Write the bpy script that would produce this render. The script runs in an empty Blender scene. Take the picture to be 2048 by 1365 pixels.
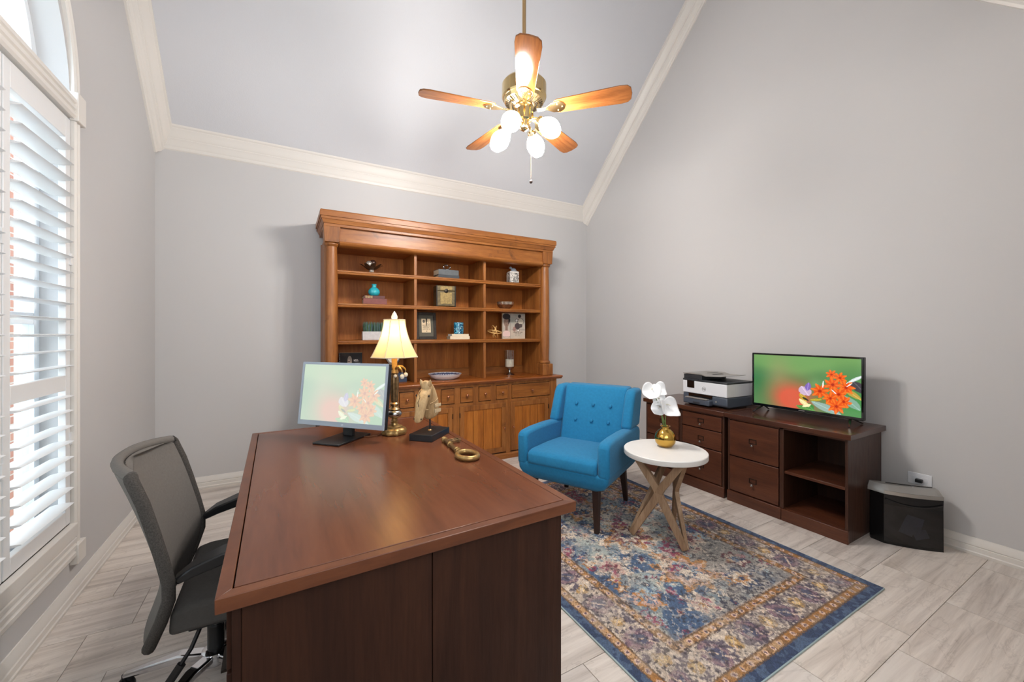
import bpy, bmesh, math, random
import numpy as np
from mathutils import Vector, Matrix
random.seed(7); RNG = np.random.default_rng(11)
S = bpy.context.scene; COL = S.collection
PI = math.pi
def R(d): return math.radians(d)

# ------------------------------------------------------------------ camera, light, exposure
HCAM = 1.36
cd = bpy.data.cameras.new('camera'); cam = bpy.data.objects.new('camera', cd); COL.objects.link(cam)
cam.location = (0, 0, HCAM); cam.rotation_euler = (R(90), 0, R(-29.6))
cd.sensor_width = 36; cd.lens = 801 * 36 / 2048; cd.shift_y = -16.5 / 2048; cd.clip_start = .03
S.camera = cam
S.view_settings.view_transform = 'Standard'; S.view_settings.look = 'None'
S.view_settings.gamma = 1; S.view_settings.use_curve_mapping = False
S.view_settings.exposure = 0.18
wd = bpy.data.worlds.new('sky'); S.world = wd; wd.use_nodes = True
bg = wd.node_tree.nodes['Background']; bg.inputs[0].default_value = (.80, .90, 1, 1); bg.inputs[1].default_value = 4.6
def area(name, loc, rot, sx, sy, power, col):
    l = bpy.data.lights.new(name, 'AREA'); l.shape = 'RECTANGLE'; l.size = sx; l.size_y = sy; l.energy = power; l.color = col
    o = bpy.data.objects.new(name, l); COL.objects.link(o); o.location = loc; o.rotation_euler = rot
    return o
# added fill light behind the camera, aimed up into the room
area('doorway_fill', (.4, -.55, 2.0), (R(110), 0, R(-12)), 2.2, 1.4, 46, (.90, .955, 1))

# ------------------------------------------------------------------ measuring helpers (pixel -> place)
_f, _t, _y0 = 801., R(29.6), 666.
_c, _s = math.cos(_t), math.sin(_t)
def fl(x, y, z=0):
    zc = _f * (HCAM - z) / (y - _y0); xc = (x - 1024) * zc / _f
    return (xc * _c + zc * _s, -xc * _s + zc * _c)

# ------------------------------------------------------------------ materials
def lin(c):
    return tuple(((v / 255) / 12.92 if v / 255 <= .04045 else ((v / 255 + .055) / 1.055) ** 2.4) for v in c)
MATS = {}
def base_mat(name):
    m = bpy.data.materials.new(name); m.use_nodes = True; MATS[name] = m
    nt = m.node_tree; return m, nt, nt.nodes['Principled BSDF']
def setp(b, rough=.5, metal=0, spec=.5, coat=0, trans=0, sheen=0):
    b.inputs['Roughness'].default_value = rough; b.inputs['Metallic'].default_value = metal
    b.inputs['Specular IOR Level'].default_value = spec; b.inputs['Coat Weight'].default_value = coat
    b.inputs['Transmission Weight'].default_value = trans; b.inputs['Sheen Weight'].default_value = sheen
def coords(nt, scale=(1, 1, 1), rnd=False):
    tc = nt.nodes.new('ShaderNodeTexCoord'); mp = nt.nodes.new('ShaderNodeMapping')
    mp.inputs['Scale'].default_value = scale; nt.links.new(tc.outputs['Object'], mp.inputs['Vector'])
    if rnd:
        oi = nt.nodes.new('ShaderNodeObjectInfo'); ml = nt.nodes.new('ShaderNodeVectorMath'); ml.operation = 'SCALE'
        ml.inputs[0].default_value = (37, 23, 51); nt.links.new(oi.outputs['Random'], ml.inputs['Scale'])
        nt.links.new(ml.outputs[0], mp.inputs['Location'])
    return mp
def noise(nt, vec, scale, detail=4, rough=.55, dist=0):
    n = nt.nodes.new('ShaderNodeTexNoise'); n.inputs['Scale'].default_value = scale; n.inputs['Detail'].default_value = detail
    n.inputs['Roughness'].default_value = rough; n.inputs['Distortion'].default_value = dist
    nt.links.new(vec.outputs[0], n.inputs['Vector']); return n
def ramp(nt, fac, stops):
    r = nt.nodes.new('ShaderNodeValToRGB'); e = r.color_ramp.elements
    while len(e) < len(stops): e.new(.5)
    for el, (p, c) in zip(e, stops): el.position = p; el.color = (*c, 1)
    nt.links.new(fac, r.inputs[0]); return r
def bump(nt, b, height, strength=.2, dist=.002):
    bp = nt.nodes.new('ShaderNodeBump'); bp.inputs['Strength'].default_value = strength; bp.inputs['Distance'].default_value = dist
    nt.links.new(height, bp.inputs['Height']); nt.links.new(bp.outputs[0], b.inputs['Normal'])
def plain(name, rgb, rough=.5, metal=0, var=.06, vscale=6, bmp=0, bscale=200, **k):
    m, nt, b = base_mat(name); setp(b, rough, metal, **k); c = lin(rgb)
    mp = coords(nt); n = noise(nt, mp, vscale)
    r = ramp(nt, n.outputs[0], [(.25, tuple(v * (1 - var) for v in c)), (.75, tuple(min(1, v * (1 + var)) for v in c))])
    nt.links.new(r.outputs[0], b.inputs['Base Color'])
    if bmp: bump(nt, b, noise(nt, mp, bscale, 2).outputs[0], bmp)
    return m
def wood(name, dark, mid, light, scale=(9, 9, .8), rough=.4, coat=0, spec=.5, wear=None, gbump=.12, fleck=.55, even=False, dist=.7, detail=7):
    m, nt, b = base_mat(name); setp(b, rough, 0, spec, coat)
    mp = coords(nt, scale, True); n = noise(nt, mp, 1.6, detail, .62, dist)
    r = ramp(nt, n.outputs[0], [(.22, lin(dark)), (.5, lin(mid)), (.8, lin(light))])
    mp2 = coords(nt, tuple(v * 9 for v in scale), True); n2 = noise(nt, mp2, 1.5, 3, .6)
    mx = nt.nodes.new('ShaderNodeMix'); mx.data_type = 'RGBA'; mx.blend_type = 'MULTIPLY'; mx.inputs[0].default_value = fleck
    g = ramp(nt, n2.outputs[0], [(.3, (.62, .58, .55)), (.6, (1, 1, 1))])
    nt.links.new(r.outputs[0], mx.inputs[6]); nt.links.new(g.outputs[0], mx.inputs[7])
    out = mx.outputs[2]
    if wear:
        mp3 = coords(nt, (1, 1, 1), True); n3 = noise(nt, mp3, 5, 5, .65)
        w = ramp(nt, n3.outputs[0], [(.62, (0, 0, 0)), (.74, (1, 1, 1))])
        m2 = nt.nodes.new('ShaderNodeMix'); m2.data_type = 'RGBA'; nt.links.new(w.outputs[0], m2.inputs[0])
        nt.links.new(out, m2.inputs[6]); m2.inputs[7].default_value = (*lin(wear), 1); out = m2.outputs[2]
    nt.links.new(out, b.inputs['Base Color'])
    if not even:
        rr = ramp(nt, n2.outputs[0], [(.2, (min(1, rough * 1.25),) * 3), (.8, (rough * .85,) * 3)]); nt.links.new(rr.outputs[0], b.inputs['Roughness'])
        bump(nt, b, n2.outputs[0], gbump, .001)
    return m
def emit(name, rgb, strength):
    m, nt, b = base_mat(name); b.inputs['Base Color'].default_value = (*lin(rgb), 1)
    b.inputs['Emission Color'].default_value = (*lin(rgb), 1); b.inputs['Emission Strength'].default_value = strength; return m
def printed(name, rough=.5, emission=0, coat=0, base=1.0, sheen=0, fuzz=0):
    m, nt, b = base_mat(name); setp(b, rough, 0, .4, coat, 0, sheen)
    a = nt.nodes.new('ShaderNodeAttribute'); a.attribute_name = 'Col'
    if emission:
        b.inputs['Base Color'].default_value = (.01, .01, .01, 1)
        nt.links.new(a.outputs['Color'], b.inputs['Emission Color']); b.inputs['Emission Strength'].default_value = emission
    else:
        nt.links.new(a.outputs['Color'], b.inputs['Base Color'])
    if fuzz:
        mp = coords(nt); bump(nt, b, noise(nt, mp, 420, 2).outputs[0], fuzz, .003)
    return m
def glass(name, rgb=(255, 255, 255), rough=.02, mixf=.86):
    m, nt, b = base_mat(name); setp(b, rough, 0, .6); b.inputs['Base Color'].default_value = (*lin(rgb), 1)
    t = nt.nodes.new('ShaderNodeBsdfTransparent'); t.inputs[0].default_value = (*lin(rgb), 1)
    g = nt.nodes.new('ShaderNodeBsdfGlossy'); g.inputs['Roughness'].default_value = rough
    mx = nt.nodes.new('ShaderNodeMixShader'); mx.inputs[0].default_value = 1 - mixf
    nt.links.new(t.outputs[0], mx.inputs[1]); nt.links.new(g.outputs[0], mx.inputs[2])
    nt.links.new(mx.outputs[0], nt.nodes['Material Output'].inputs[0]); return m

plain('wall_paint', (202, 200, 199), .75, var=.012, vscale=1.2, bmp=.04, bscale=160, spec=.25)
plain('ceiling_paint', (212, 213, 217), .8, var=.015, vscale=2, bmp=.3, bscale=95, spec=.2)
plain('trim_white', (226, 221, 214), .38, var=.01)
plain('shutter_white', (232, 232, 232), .3, var=.01)
plain('grout', (182, 172, 162), .9, var=.08, vscale=30)
plain('brass', (216, 190, 138), .16, 1, var=.03)
plain('brass_satin', (196, 164, 120), .3, 1, var=.03)
plain('chrome', (215, 215, 218), .08, 1, var=.01)
plain('silver', (190, 188, 184), .22, 1, var=.05)
plain('black_plastic', (26, 26, 28), .38, var=.05)
plain('black_gloss', (12, 12, 14), .08, var=.02, spec=.6)
plain('dark_plastic', (52, 54, 58), .42, var=.04)
plain('slate_plastic', (76, 84, 96), .36, var=.04)
plain('white_plastic', (232, 233, 236), .36, var=.01)
plain('grey_bezel', (158, 168, 180), .3, var=.02)  # pale because glare on the monitor bezel is put into the colour
plain('silver_plastic', (160, 157, 152), .34, .35, var=.03)
plain('blue_fabric', (34, 118, 162), .85, var=.10, vscale=55, bmp=.25, bscale=700, sheen=.12, spec=.2)
plain('chair_mesh', (112, 107, 102), .8, var=.08, vscale=120, bmp=.5, bscale=900, spec=.2)
plain('chair_band', (74, 70, 66), .85, var=.45, vscale=260, bmp=.5, bscale=600, spec=.2)
plain('chair_seat', (86, 83, 80), .85, var=.06, vscale=80, bmp=.2, bscale=700, spec=.2)
plain('leg_dark', (46, 27, 20), .4, var=.15, vscale=20)
plain('gold', (205, 165, 82), .17, 1, var=.02)
plain('antique_gold', (166, 134, 84), .36, .75, var=.35, vscale=60, bmp=.4, bscale=120)
plain('antique_bronze', (126, 100, 66), .4, .6, var=.4, vscale=50, bmp=.4, bscale=90)
plain('table_white', (226, 223, 218), .45, var=.02, vscale=9)
plain('petal_white', (240, 240, 240), .5, var=.015)
plain('stem_green', (110, 134, 70), .5, var=.1)
plain('spadix', (214, 208, 190), .6)
plain('turquoise', (44, 164, 176), .08, var=.03, coat=.6)
plain('cream', (222, 204, 176), .7, var=.05, vscale=40)
plain('page', (212, 196, 168), .9, var=.12, vscale=150)
plain('book_red', (120, 66, 60), .6, var=.12, vscale=40)
plain('book_maroon', (92, 48, 44), .6, var=.12, vscale=40)
plain('book_grey', (92, 96, 98), .7, var=.12, vscale=40)
plain('book_charcoal', (62, 66, 70), .7, var=.12, vscale=40)
plain('book_black', (24, 20, 20), .45, var=.1)
plain('book_blue', (42, 58, 84), .6, var=.1)
plain('book_navy', (54, 66, 88), .6, var=.1)
plain('gilt', (196, 170, 110), .35, .7)
plain('old_box', (98, 84, 54), .5, .2, var=.45, vscale=45, bmp=.3, bscale=80)
plain('old_box_panel', (146, 122, 70), .5, .2, var=.4, vscale=70, bmp=.3, bscale=80)
plain('dark_metal', (48, 42, 36), .4, .7, var=.2, vscale=50)
plain('orb_silver', (182, 172, 160), .25, .55, var=.35, vscale=40)
plain('orb_dark', (62, 40, 32), .25, .3, var=.4, vscale=40)
plain('bowl_dark', (74, 58, 44), .32, .5, var=.5, vscale=60)
plain('bowl_silver', (206, 190, 172), .2, .85, var=.2, vscale=30, bmp=.3, bscale=60)
plain('bowl_bronze', (136, 98, 68), .3, .7, var=.25, vscale=30)
plain('planter_white', (196, 192, 190), .75, var=.12, vscale=30)
plain('grass', (82, 112, 68), .7, var=.35, vscale=40)
plain('grass_blue', (96, 122, 124), .7, var=.3, vscale=40)
plain('frame_dark', (44, 36, 30), .45, var=.5, vscale=60, bmp=.5, bscale=90)
plain('mat_grey', (96, 92, 80), .9, var=.05)
plain('candle_wax', (226, 220, 208), .6, var=.04)
plain('gold_wire', (226, 180, 112), .4, .35)
plain('wood_ivory', (202, 178, 142), .65, var=.22, vscale=26, bmp=.5, bscale=50)
plain('crack', (60, 48, 38), .9)
plain('shade_trim', (212, 194, 160), .7, var=.03)
plain('candle_sleeve', (206, 156, 70), .6, var=.12, vscale=60)
plain('crystal_white', (236, 228, 212), .2, var=.05)
plain('screen_black', (14, 14, 16), .12, var=.02)
plain('paper_grey', (224, 226, 230), .8, var=.15, vscale=90)
plain('shredder_black', (15, 15, 17), .22, var=.1)
plain('rug_binding', (168, 186, 188), .9, var=.06, vscale=90)
plain('cord_brown', (110, 70, 44), .6)
plain('exterior_cream', (236, 230, 214), .8, var=.04)
plain('sash_white', (232, 236, 240), .5, var=.02)
plain('sash_blue', (104, 124, 140), .4, var=.04)
plain('hutch_glaze', (58, 32, 15), .6, var=.2)
plain('lawn', (190, 188, 176), .9, var=.25, vscale=8)
plain('blue_mosaic_dark', (16, 48, 74), .2, var=.2, vscale=60)
wood('hutch_wood', (104, 58, 24), (152, 93, 42), (180, 119, 62), (10, 10, .9), .4, 0, .45, wear=(84, 48, 24))
wood('hutch_wood_h', (106, 58, 24), (154, 94, 42), (182, 120, 62), (.9, 10, 10), .36, 0, .45, wear=(92, 54, 28))
wood('hutch_back', (136, 76, 27), (176, 104, 43), (198, 124, 56), (5, 5, .5), .5, 0, .3)
wood('hutch_counter', (104, 52, 20), (146, 80, 34), (170, 102, 48), (.7, 9, 9), .2, .15, .5)
wood('plank_wood', (126, 68, 20), (176, 104, 38), (202, 130, 56), (12, 12, .8), .4, 0, .45)
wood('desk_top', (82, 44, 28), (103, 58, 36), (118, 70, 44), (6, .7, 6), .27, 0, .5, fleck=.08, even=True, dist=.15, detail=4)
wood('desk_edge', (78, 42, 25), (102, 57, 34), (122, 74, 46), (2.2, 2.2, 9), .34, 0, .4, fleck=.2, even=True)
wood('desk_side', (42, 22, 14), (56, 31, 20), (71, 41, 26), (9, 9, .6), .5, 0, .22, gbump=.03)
wood('credenza_wood', (60, 32, 21), (88, 49, 32), (108, 63, 41), (9, .8, 9), .34, 0, .45, gbump=.05)
wood('credenza_top', (60, 34, 25), (82, 48, 34), (100, 62, 45), (7, .6, 7), .2, .1, .5, gbump=.05)
wood('credenza_side', (48, 27, 19), (66, 39, 27), (82, 50, 35), (9, 9, .7), .36, 0, .45, gbump=.05)
wood('blade_wood', (96, 54, 26), (132, 80, 40), (158, 104, 58), (1, 11, 8), .11, 0, .5, even=True)
wood('rustic_wood', (128, 98, 72), (162, 132, 104), (188, 160, 132), (11, 11, 1.2), .6, 0, .3)
wood('horse_wood', (134, 100, 62), (184, 152, 108), (208, 180, 138), (14, 14, 3), .65, 0, .3)
glass('clear_glass'); glass('window_glass', (250, 253, 255), .01, .93)
glass('crystal', (240, 240, 240), .03, .6); glass('hurricane_glass', (250, 249, 246), .02, .9)
glass('smoke_plastic', (168, 170, 178), .08, .94)
printed('print_matte', .6); printed('rug_pile', .95, 0, 0, 1, .1, .5); printed('tv_picture', .10, .95); printed('monitor_picture', .35, 1.0)
printed('ceramic_print', .15, 0, .4); printed('mosaic_print', .12, 0, .4)

def stone(name):
    m, nt, b = base_mat(name); setp(b, .36, 0, .4)
    mp = coords(nt, (.55, 9, 4), True); n = noise(nt, mp, 1.9, 9, .66, .55)
    r = ramp(nt, n.outputs[0], [(.28, lin((166, 155, 146))), (.42, lin((206, 196, 187))), (.56, lin((226, 217, 208))), (.76, lin((238, 231, 223)))])
    mp2 = coords(nt, (1.2, 3, 3), True); n2 = noise(nt, mp2, 1.5, 5, .6, 1.6)
    v = ramp(nt, n2.outputs[0], [(.485, (1, 1, 1)), (.503, (.68, .66, .65)), (.52, (1, 1, 1))])
    mx = nt.nodes.new('ShaderNodeMix'); mx.data_type = 'RGBA'; mx.blend_type = 'MULTIPLY'; mx.inputs[0].default_value = .42
    nt.links.new(r.outputs[0], mx.inputs[6]); nt.links.new(v.outputs[0], mx.inputs[7])
    oi = nt.nodes.new('ShaderNodeObjectInfo'); tr = ramp(nt, oi.outputs['Random'], [(0, (.90, .90, .91)), (1, (1.0, .985, .97))])
    m2 = nt.nodes.new('ShaderNodeMix'); m2.data_type = 'RGBA'; m2.blend_type = 'MULTIPLY'; m2.inputs[0].default_value = 1
    nt.links.new(mx.outputs[2], m2.inputs[6]); nt.links.new(tr.outputs[0], m2.inputs[7]); nt.links.new(m2.outputs[2], b.inputs['Base Color'])
    bump(nt, b, n.outputs[0], .06, .001); return m
stone('floor_tile')
def brickmat(name):
    m, nt, b = base_mat(name); setp(b, .85); mp = coords(nt, (1, 1, 1))
    t = nt.nodes.new('ShaderNodeTexBrick'); t.inputs['Scale'].default_value = 4.6
    t.inputs['Color1'].default_value = (*lin((186, 120, 96)), 1); t.inputs['Color2'].default_value = (*lin((206, 146, 120)), 1)
    t.inputs['Mortar'].default_value = (*lin((214, 204, 192)), 1)
    cmb = nt.nodes.new('ShaderNodeSeparateXYZ'); c2 = nt.nodes.new('ShaderNodeCombineXYZ')
    nt.links.new(mp.outputs[0], cmb.inputs[0]); nt.links.new(cmb.outputs[1], c2.inputs[0]); nt.links.new(cmb.outputs[2], c2.inputs[1])
    nt.links.new(c2.outputs[0], t.inputs['Vector']); nt.links.new(t.outputs[0], b.inputs['Base Color']); return m
brickmat('brick_face')
def shade_fabric():
    m, nt, b = base_mat('shade_fabric'); setp(b, .8, 0, .2); b.inputs['Base Color'].default_value = (*lin((232, 212, 172)), 1)
    t = nt.nodes.new('ShaderNodeBsdfTranslucent'); t.inputs[0].default_value = (*lin((248, 218, 152)), 1)
    mx = nt.nodes.new('ShaderNodeMixShader'); mx.inputs[0].default_value = .5
    nt.links.new(b.outputs[0], mx.inputs[1]); nt.links.new(t.outputs[0], mx.inputs[2]); nt.links.new(mx.outputs[0], nt.nodes['Material Output'].inputs[0])
shade_fabric()
emit('lamp_glass', (255, 250, 245), 170)
emit('bulb', (255, 220, 160), 12)

# ------------------------------------------------------------------ mesh building
class B:
    def __init__(s): s.bm = bmesh.new()
    def face(s, vs):
        try: return s.bm.faces.new(vs)
        except ValueError: return None
    def box(s, x0, x1, y0, y1, z0, z1, M=None):
        co = [(x, y, z) for z in (z0, z1) for y in (y0, y1) for x in (x0, x1)]
        v = [s.bm.verts.new(M @ Vector(c) if M else c) for c in co]
        for f in ((0, 2, 3, 1), (4, 5, 7, 6), (0, 1, 5, 4), (2, 6, 7, 3), (0, 4, 6, 2), (1, 3, 7, 5)): s.face([v[i] for i in f])
        return s
    def prism(s, poly, a0, a1, axis='z', M=None):
        def P(p, a):
            c = {'z': (p[0], p[1], a), 'y': (p[0], a, p[1]), 'x': (a, p[0], p[1])}[axis]
            return M @ Vector(c) if M else Vector(c)
        lo = [s.bm.verts.new(P(p, a0)) for p in poly]; hi = [s.bm.verts.new(P(p, a1)) for p in poly]; n = len(poly)
        s.face(lo[::-1]); s.face(hi)
        for i in range(n): s.face([lo[i], lo[(i + 1) % n], hi[(i + 1) % n], hi[i]])
        return s
    def rings(s, rs, cap=True, closed=True):
        V = [[s.bm.verts.new(p) for p in r] for r in rs]; n = len(rs[0])
        for a, b in zip(V, V[1:]):
            for i in range(n if closed else n - 1): s.face([a[i], a[(i + 1) % n], b[(i + 1) % n], b[i]])
        if cap and closed: s.face(V[0][::-1]); s.face(V[-1])
        return s
    def lathe(s, prof, n=32, M=None, cap=True, ph=0, mod=None):
        rs = []
        for k, (r, z) in enumerate(prof):
            ring = []
            for i in range(n):
                a = 2 * PI * i / n + ph; q = r * (mod(a, k) if mod else 1)
                p = Vector((q * math.cos(a), q * math.sin(a), z)); ring.append(M @ p if M else p)
            rs.append(ring)
        return s.rings(rs, cap)
    def sweep(s, pts, sec, cap=True, closed=False, up=None, scales=None):
        pts = [Vector(p) for p in pts]; n = len(pts); rs = []; prev = None
        for i, p in enumerate(pts):
            if closed: t = (pts[(i + 1) % n] - pts[i - 1]).normalized()
            else: t = (pts[min(i + 1, n - 1)] - pts[max(i - 1, 0)]).normalized()
            if up is not None: u = Vector(up)
            elif prev is None: u = Vector((0, 0, 1)) if abs(t.z) < .9 else Vector((1, 0, 0))
            else: u = prev
            u = (u - t * u.dot(t)).normalized(); prev = u; w = t.cross(u)
            k = scales[i] if scales else 1
            rs.append([p + w * a * k + u * b * k for a, b in sec])
        if closed: rs.append(rs[0])
        return s.rings(rs, cap and not closed)
    def tube(s, pts, r, n=10, closed=False, scales=None):
        return s.sweep(pts, [(r * math.cos(2 * PI * i / n), r * math.sin(2 * PI * i / n)) for i in range(n)], True, closed, None, scales)
    def bar(s, pts, w, t, up=None, scales=None):
        return s.sweep(pts, [(-w / 2, -t / 2), (w / 2, -t / 2), (w / 2, t / 2), (-w / 2, t / 2)], True, False, up, scales)
    def ball(s, c, r, n=20, sc=(1, 1, 1)):
        m = max(6, n // 2); pr = [(max(1e-4, r * math.sin(PI * i / m)), -r * math.cos(PI * i / m)) for i in range(m + 1)]
        return s.lathe(pr, n, Matrix.Translation(c) @ Matrix.Diagonal((*sc, 1)))
    def mesh(s, name, smooth=True, ang=38):
        bmesh.ops.remove_doubles(s.bm, verts=s.bm.verts, dist=1e-6)
        bmesh.ops.recalc_face_normals(s.bm, faces=s.bm.faces)
        me = bpy.data.meshes.new(name); s.bm.to_mesh(me); s.bm.free()
        if smooth:
            for p in me.polygons: p.use_smooth = True
            me.set_sharp_from_angle(angle=R(ang))
        return me
    def make(s, name, mat, parent=None, loc=(0, 0, 0), rot=(0, 0, 0), bevel=0, seg=2, ang=38, sub=0):
        return put(name, s.mesh(name, True, ang), mat, parent, loc, rot, bevel, seg, sub)
def put(name, me, mat, parent=None, loc=(0, 0, 0), rot=(0, 0, 0), bevel=0, seg=2, sub=0):
    o = bpy.data.objects.new(name, me); COL.objects.link(o)
    if mat and not me.materials: me.materials.append(MATS[mat])
    o.parent = parent; o.location = loc; o.rotation_euler = rot
    if bevel:
        b = o.modifiers.new('bevel', 'BEVEL'); b.width = bevel; b.segments = seg; b.limit_method = 'ANGLE'; b.angle_limit = R(40)
    if sub:
        q = o.modifiers.new('sub', 'SUBSURF'); q.levels = sub; q.render_levels = sub
    return o
def tag(o, label, cat, group=None):
    o['label'] = label; o['category'] = cat
    if group: o['group'] = group
    return o
def thing(name, label, cat, loc=(0, 0, 0), rotz=0, group=None):
    o = bpy.data.objects.new(name, None); COL.objects.link(o); o.location = loc; o.rotation_euler = (0, 0, rotz); o.empty_display_size = .05
    return tag(o, label, cat, group)
def struct(o):
    o['kind'] = 'structure'; return o
def canvas(name, w, h, nx, ny, func, mat, parent=None, loc=(0, 0, 0), rot=(0, 0, 0), flat=False, shape=None):
    """printed sheet: grid in local x/z facing -y (or x/y facing up), colours from func(u,v) -> rgb 0..255"""
    u, v = np.meshgrid(np.linspace(0, 1, nx), np.linspace(0, 1, ny))
    rgb = np.clip(func(u, v), 0, 255) / 255.
    l = np.where(rgb <= .04045, rgb / 12.92, ((rgb + .055) / 1.055) ** 2.4)
    X = (u - .5) * w; Y = (v - .5) * h
    if shape is not None: co = shape(u, v)
    else: co = np.stack([X, Y, 0 * X], -1) if flat else np.stack([X, 0 * X, Y], -1)
    idx = np.arange(nx * ny).reshape(ny, nx)
    q = np.stack([idx[:-1, :-1], idx[:-1, 1:], idx[1:, 1:], idx[1:, :-1]], -1).reshape(-1, 4)
    me = bpy.data.meshes.new(name); me.from_pydata(co.reshape(-1, 3).tolist(), [], q.tolist())
    at = me.attributes.new('Col', 'FLOAT_COLOR', 'POINT')
    at.data.foreach_set('color', np.concatenate([l.reshape(-1, 3), np.ones((nx * ny, 1))], 1).astype(np.float32).ravel())
    for p in me.polygons: p.use_smooth = True
    me.update(); return put(name, me, mat, parent, loc, rot)
def lettering(name, txt, size, mat, parent, loc, rot, depth=.0006, align='CENTER'):
    c = bpy.data.curves.new(name, 'FONT'); c.body = txt; c.size = size; c.extrude = depth; c.align_x = align; c.align_y = 'CENTER'
    o = bpy.data.objects.new(name, c); COL.objects.link(o)
    bpy.context.view_layer.update()
    me = bpy.data.meshes.new_from_object(o.evaluated_get(bpy.context.evaluated_depsgraph_get()))
    bpy.data.objects.remove(o); bpy.data.curves.remove(c); me.materials.clear()
    return put(name, me, mat, parent, loc, rot)
# numpy picture helpers
def vnoise(u, v, s, seed=0):
    g = np.random.default_rng(seed).random((64, 64)); x = u * s; y = v * s
    xi = np.floor(x).astype(int); yi = np.floor(y).astype(int); fx = x - xi; fy = y - yi
    fx = fx * fx * (3 - 2 * fx); fy = fy * fy * (3 - 2 * fy); q = lambda a, b: g[a % 64, b % 64]
    return (q(xi, yi) * (1 - fx) + q(xi + 1, yi) * fx) * (1 - fy) + (q(xi, yi + 1) * (1 - fx) + q(xi + 1, yi + 1) * fx) * fy
def fbm(u, v, s, seed=0, o=4):
    r = 0; a = .5; t = 0
    for i in range(o): r = r + a * vnoise(u, v, s * 2 ** i, seed + i); t += a; a *= .55
    return r / t
def mixc(a, b, m):
    m = np.asarray(m)[..., None]; return a * (1 - m) + np.asarray(b, float) * m
def sst(e0, e1, x):
    t = np.clip((x - e0) / (e1 - e0), 0, 1); return t * t * (3 - 2 * t)

# ------------------------------------------------------------------ the room
XL, XR, YB, YF = -.938, 3.679, 4.372, .128
ZE, YR, ZR = 3.03, 2.25, 5.19
K = (ZR - ZE) / (YB - YR); PHI = math.atan(K); CP, SP = math.cos(PHI), math.sin(PHI)
o = struct(B().box(XL - .3, XR + .3, -2.6, YB + .3, -.12, -.004).make('floor', 'grout'))
# stone-look floor tiles, each a piece of the floor (12 x 24 inch, joints 3 mm)
TW, TL, G = .305, .612, .003
tile_full = B().box(-TL / 2 + G / 2, TL / 2 - G / 2, -TW / 2 + G / 2, TW / 2 - G / 2, -.008, 0).mesh('tile')
r0 = .677
for row in range(-8, 13):
    y0 = r0 + row * TW; y1 = y0 + TW
    if y0 >= YB or y1 < -1.6: continue
    ph = -.77 if (row - 1) % 2 == 0 else -.62
    for k in range(-1, 9):
        x0 = ph + k * TL; x1 = x0 + TL; a, b, c, d = max(x0, XL), min(x1, XR), y0, min(y1, YB)
        if b - a < .01 or d - c < .01: continue
        if a == x0 and b == x1 and d == y1: put('tile', tile_full, 'floor_tile', o, ((x0 + x1) / 2, (y0 + y1) / 2, 0), bevel=0)
        else: B().box(a - (a + b) / 2 + G / 2, b - (a + b) / 2 - G / 2, c - (c + d) / 2 + G / 2, d - (c + d) / 2 - G / 2, -.008, 0).make('tile', 'floor_tile', o, ((a + b) / 2, (c + d) / 2, 0))
T = .14
struct(B().box(XL - T, XR + T, YB, YB + T, -.1, ZE + .1).make('wall_back', 'wall_paint'))
gable = [(YF - T, -.1), (YB, -.1), (YB, ZE), (YR, ZR + .02), (YF - T, ZE - T * K)]
struct(B().prism(gable, XR, XR + T, 'x').make('wall_right', 'wall_paint'))
WY0, WY1, WZ0, WZS = 1.17, 2.85, .40, 2.50; WR = (WY1 - WY0) / 2; WYC = (WY0 + WY1) / 2
hole = [(WY0, WZ0), (WY1, WZ0), (WY1, WZS)] + [(WYC + WR * math.cos(a), WZS + WR * math.sin(a)) for a in np.linspace(0, PI, 41)[1:-1]] + [(WY0, WZS)]
def wall_hole(outer, hole, x0, x1):
    w = B(); bm = w.bm; es = []
    for lp in (outer, hole):
        vs = [bm.verts.new((x0, *p)) for p in lp]
        es += [bm.edges.new((vs[i], vs[(i + 1) % len(vs)])) for i in range(len(vs))]
    g = bmesh.ops.triangle_fill(bm, use_beauty=True, edges=es)
    fs = [f for f in g['geom'] if isinstance(f, bmesh.types.BMFace)]
    ex = bmesh.ops.extrude_face_region(bm, geom=fs)
    bmesh.ops.translate(bm, verts=[v for v in ex['geom'] if isinstance(v, bmesh.types.BMVert)], vec=(x1 - x0, 0, 0))
    return w
struct(wall_hole(gable, hole, XL, XL - T).make('wall_left', 'wall_paint', ang=30))
front = B()   # the wall behind the camera with the wide opening the picture is taken from
front.box(XL - T, -.80, YF - T, YF, -.1, ZE).box(1.55, XR + T, YF - T, YF, -.1, ZE).box(-.80, 1.55, YF - T, YF, 2.75, ZE)
struct(front.make('wall_front', 'wall_paint'))
sky_block = B(); sky_block.box(-2.0, 3.2, -2.75, -2.6, -.1, 2.85).box(-2.15, -2.0, -2.75, YF - T, -.1, 2.85).box(3.2, 3.35, -2.75, YF - T, -.1, 2.85).box(-2.15, 3.35, -2.75, YF - T, 2.75, 2.9).box(-2.15, 3.35, -2.75, YF - T, -.12, -.005)  # unseen enclosure added to keep sky light out of the front opening
struct(sky_block.make('wall_sky_block', 'wall_paint'))
cb = B(); X0, X1 = XL - T, XR + T
cb.prism([(YR, ZR), (YB + T, ZE - T * K), (YB + T, ZE - T * K + .15), (YR, ZR + .15)], X0, X1, 'x')
cb.prism([(YR, ZR), (YF - T, ZE - T * K), (YF - T, ZE - T * K + .15), (YR, ZR + .15)], X0, X1, 'x')
struct(cb.make('ceiling', 'ceiling_paint'))
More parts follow.
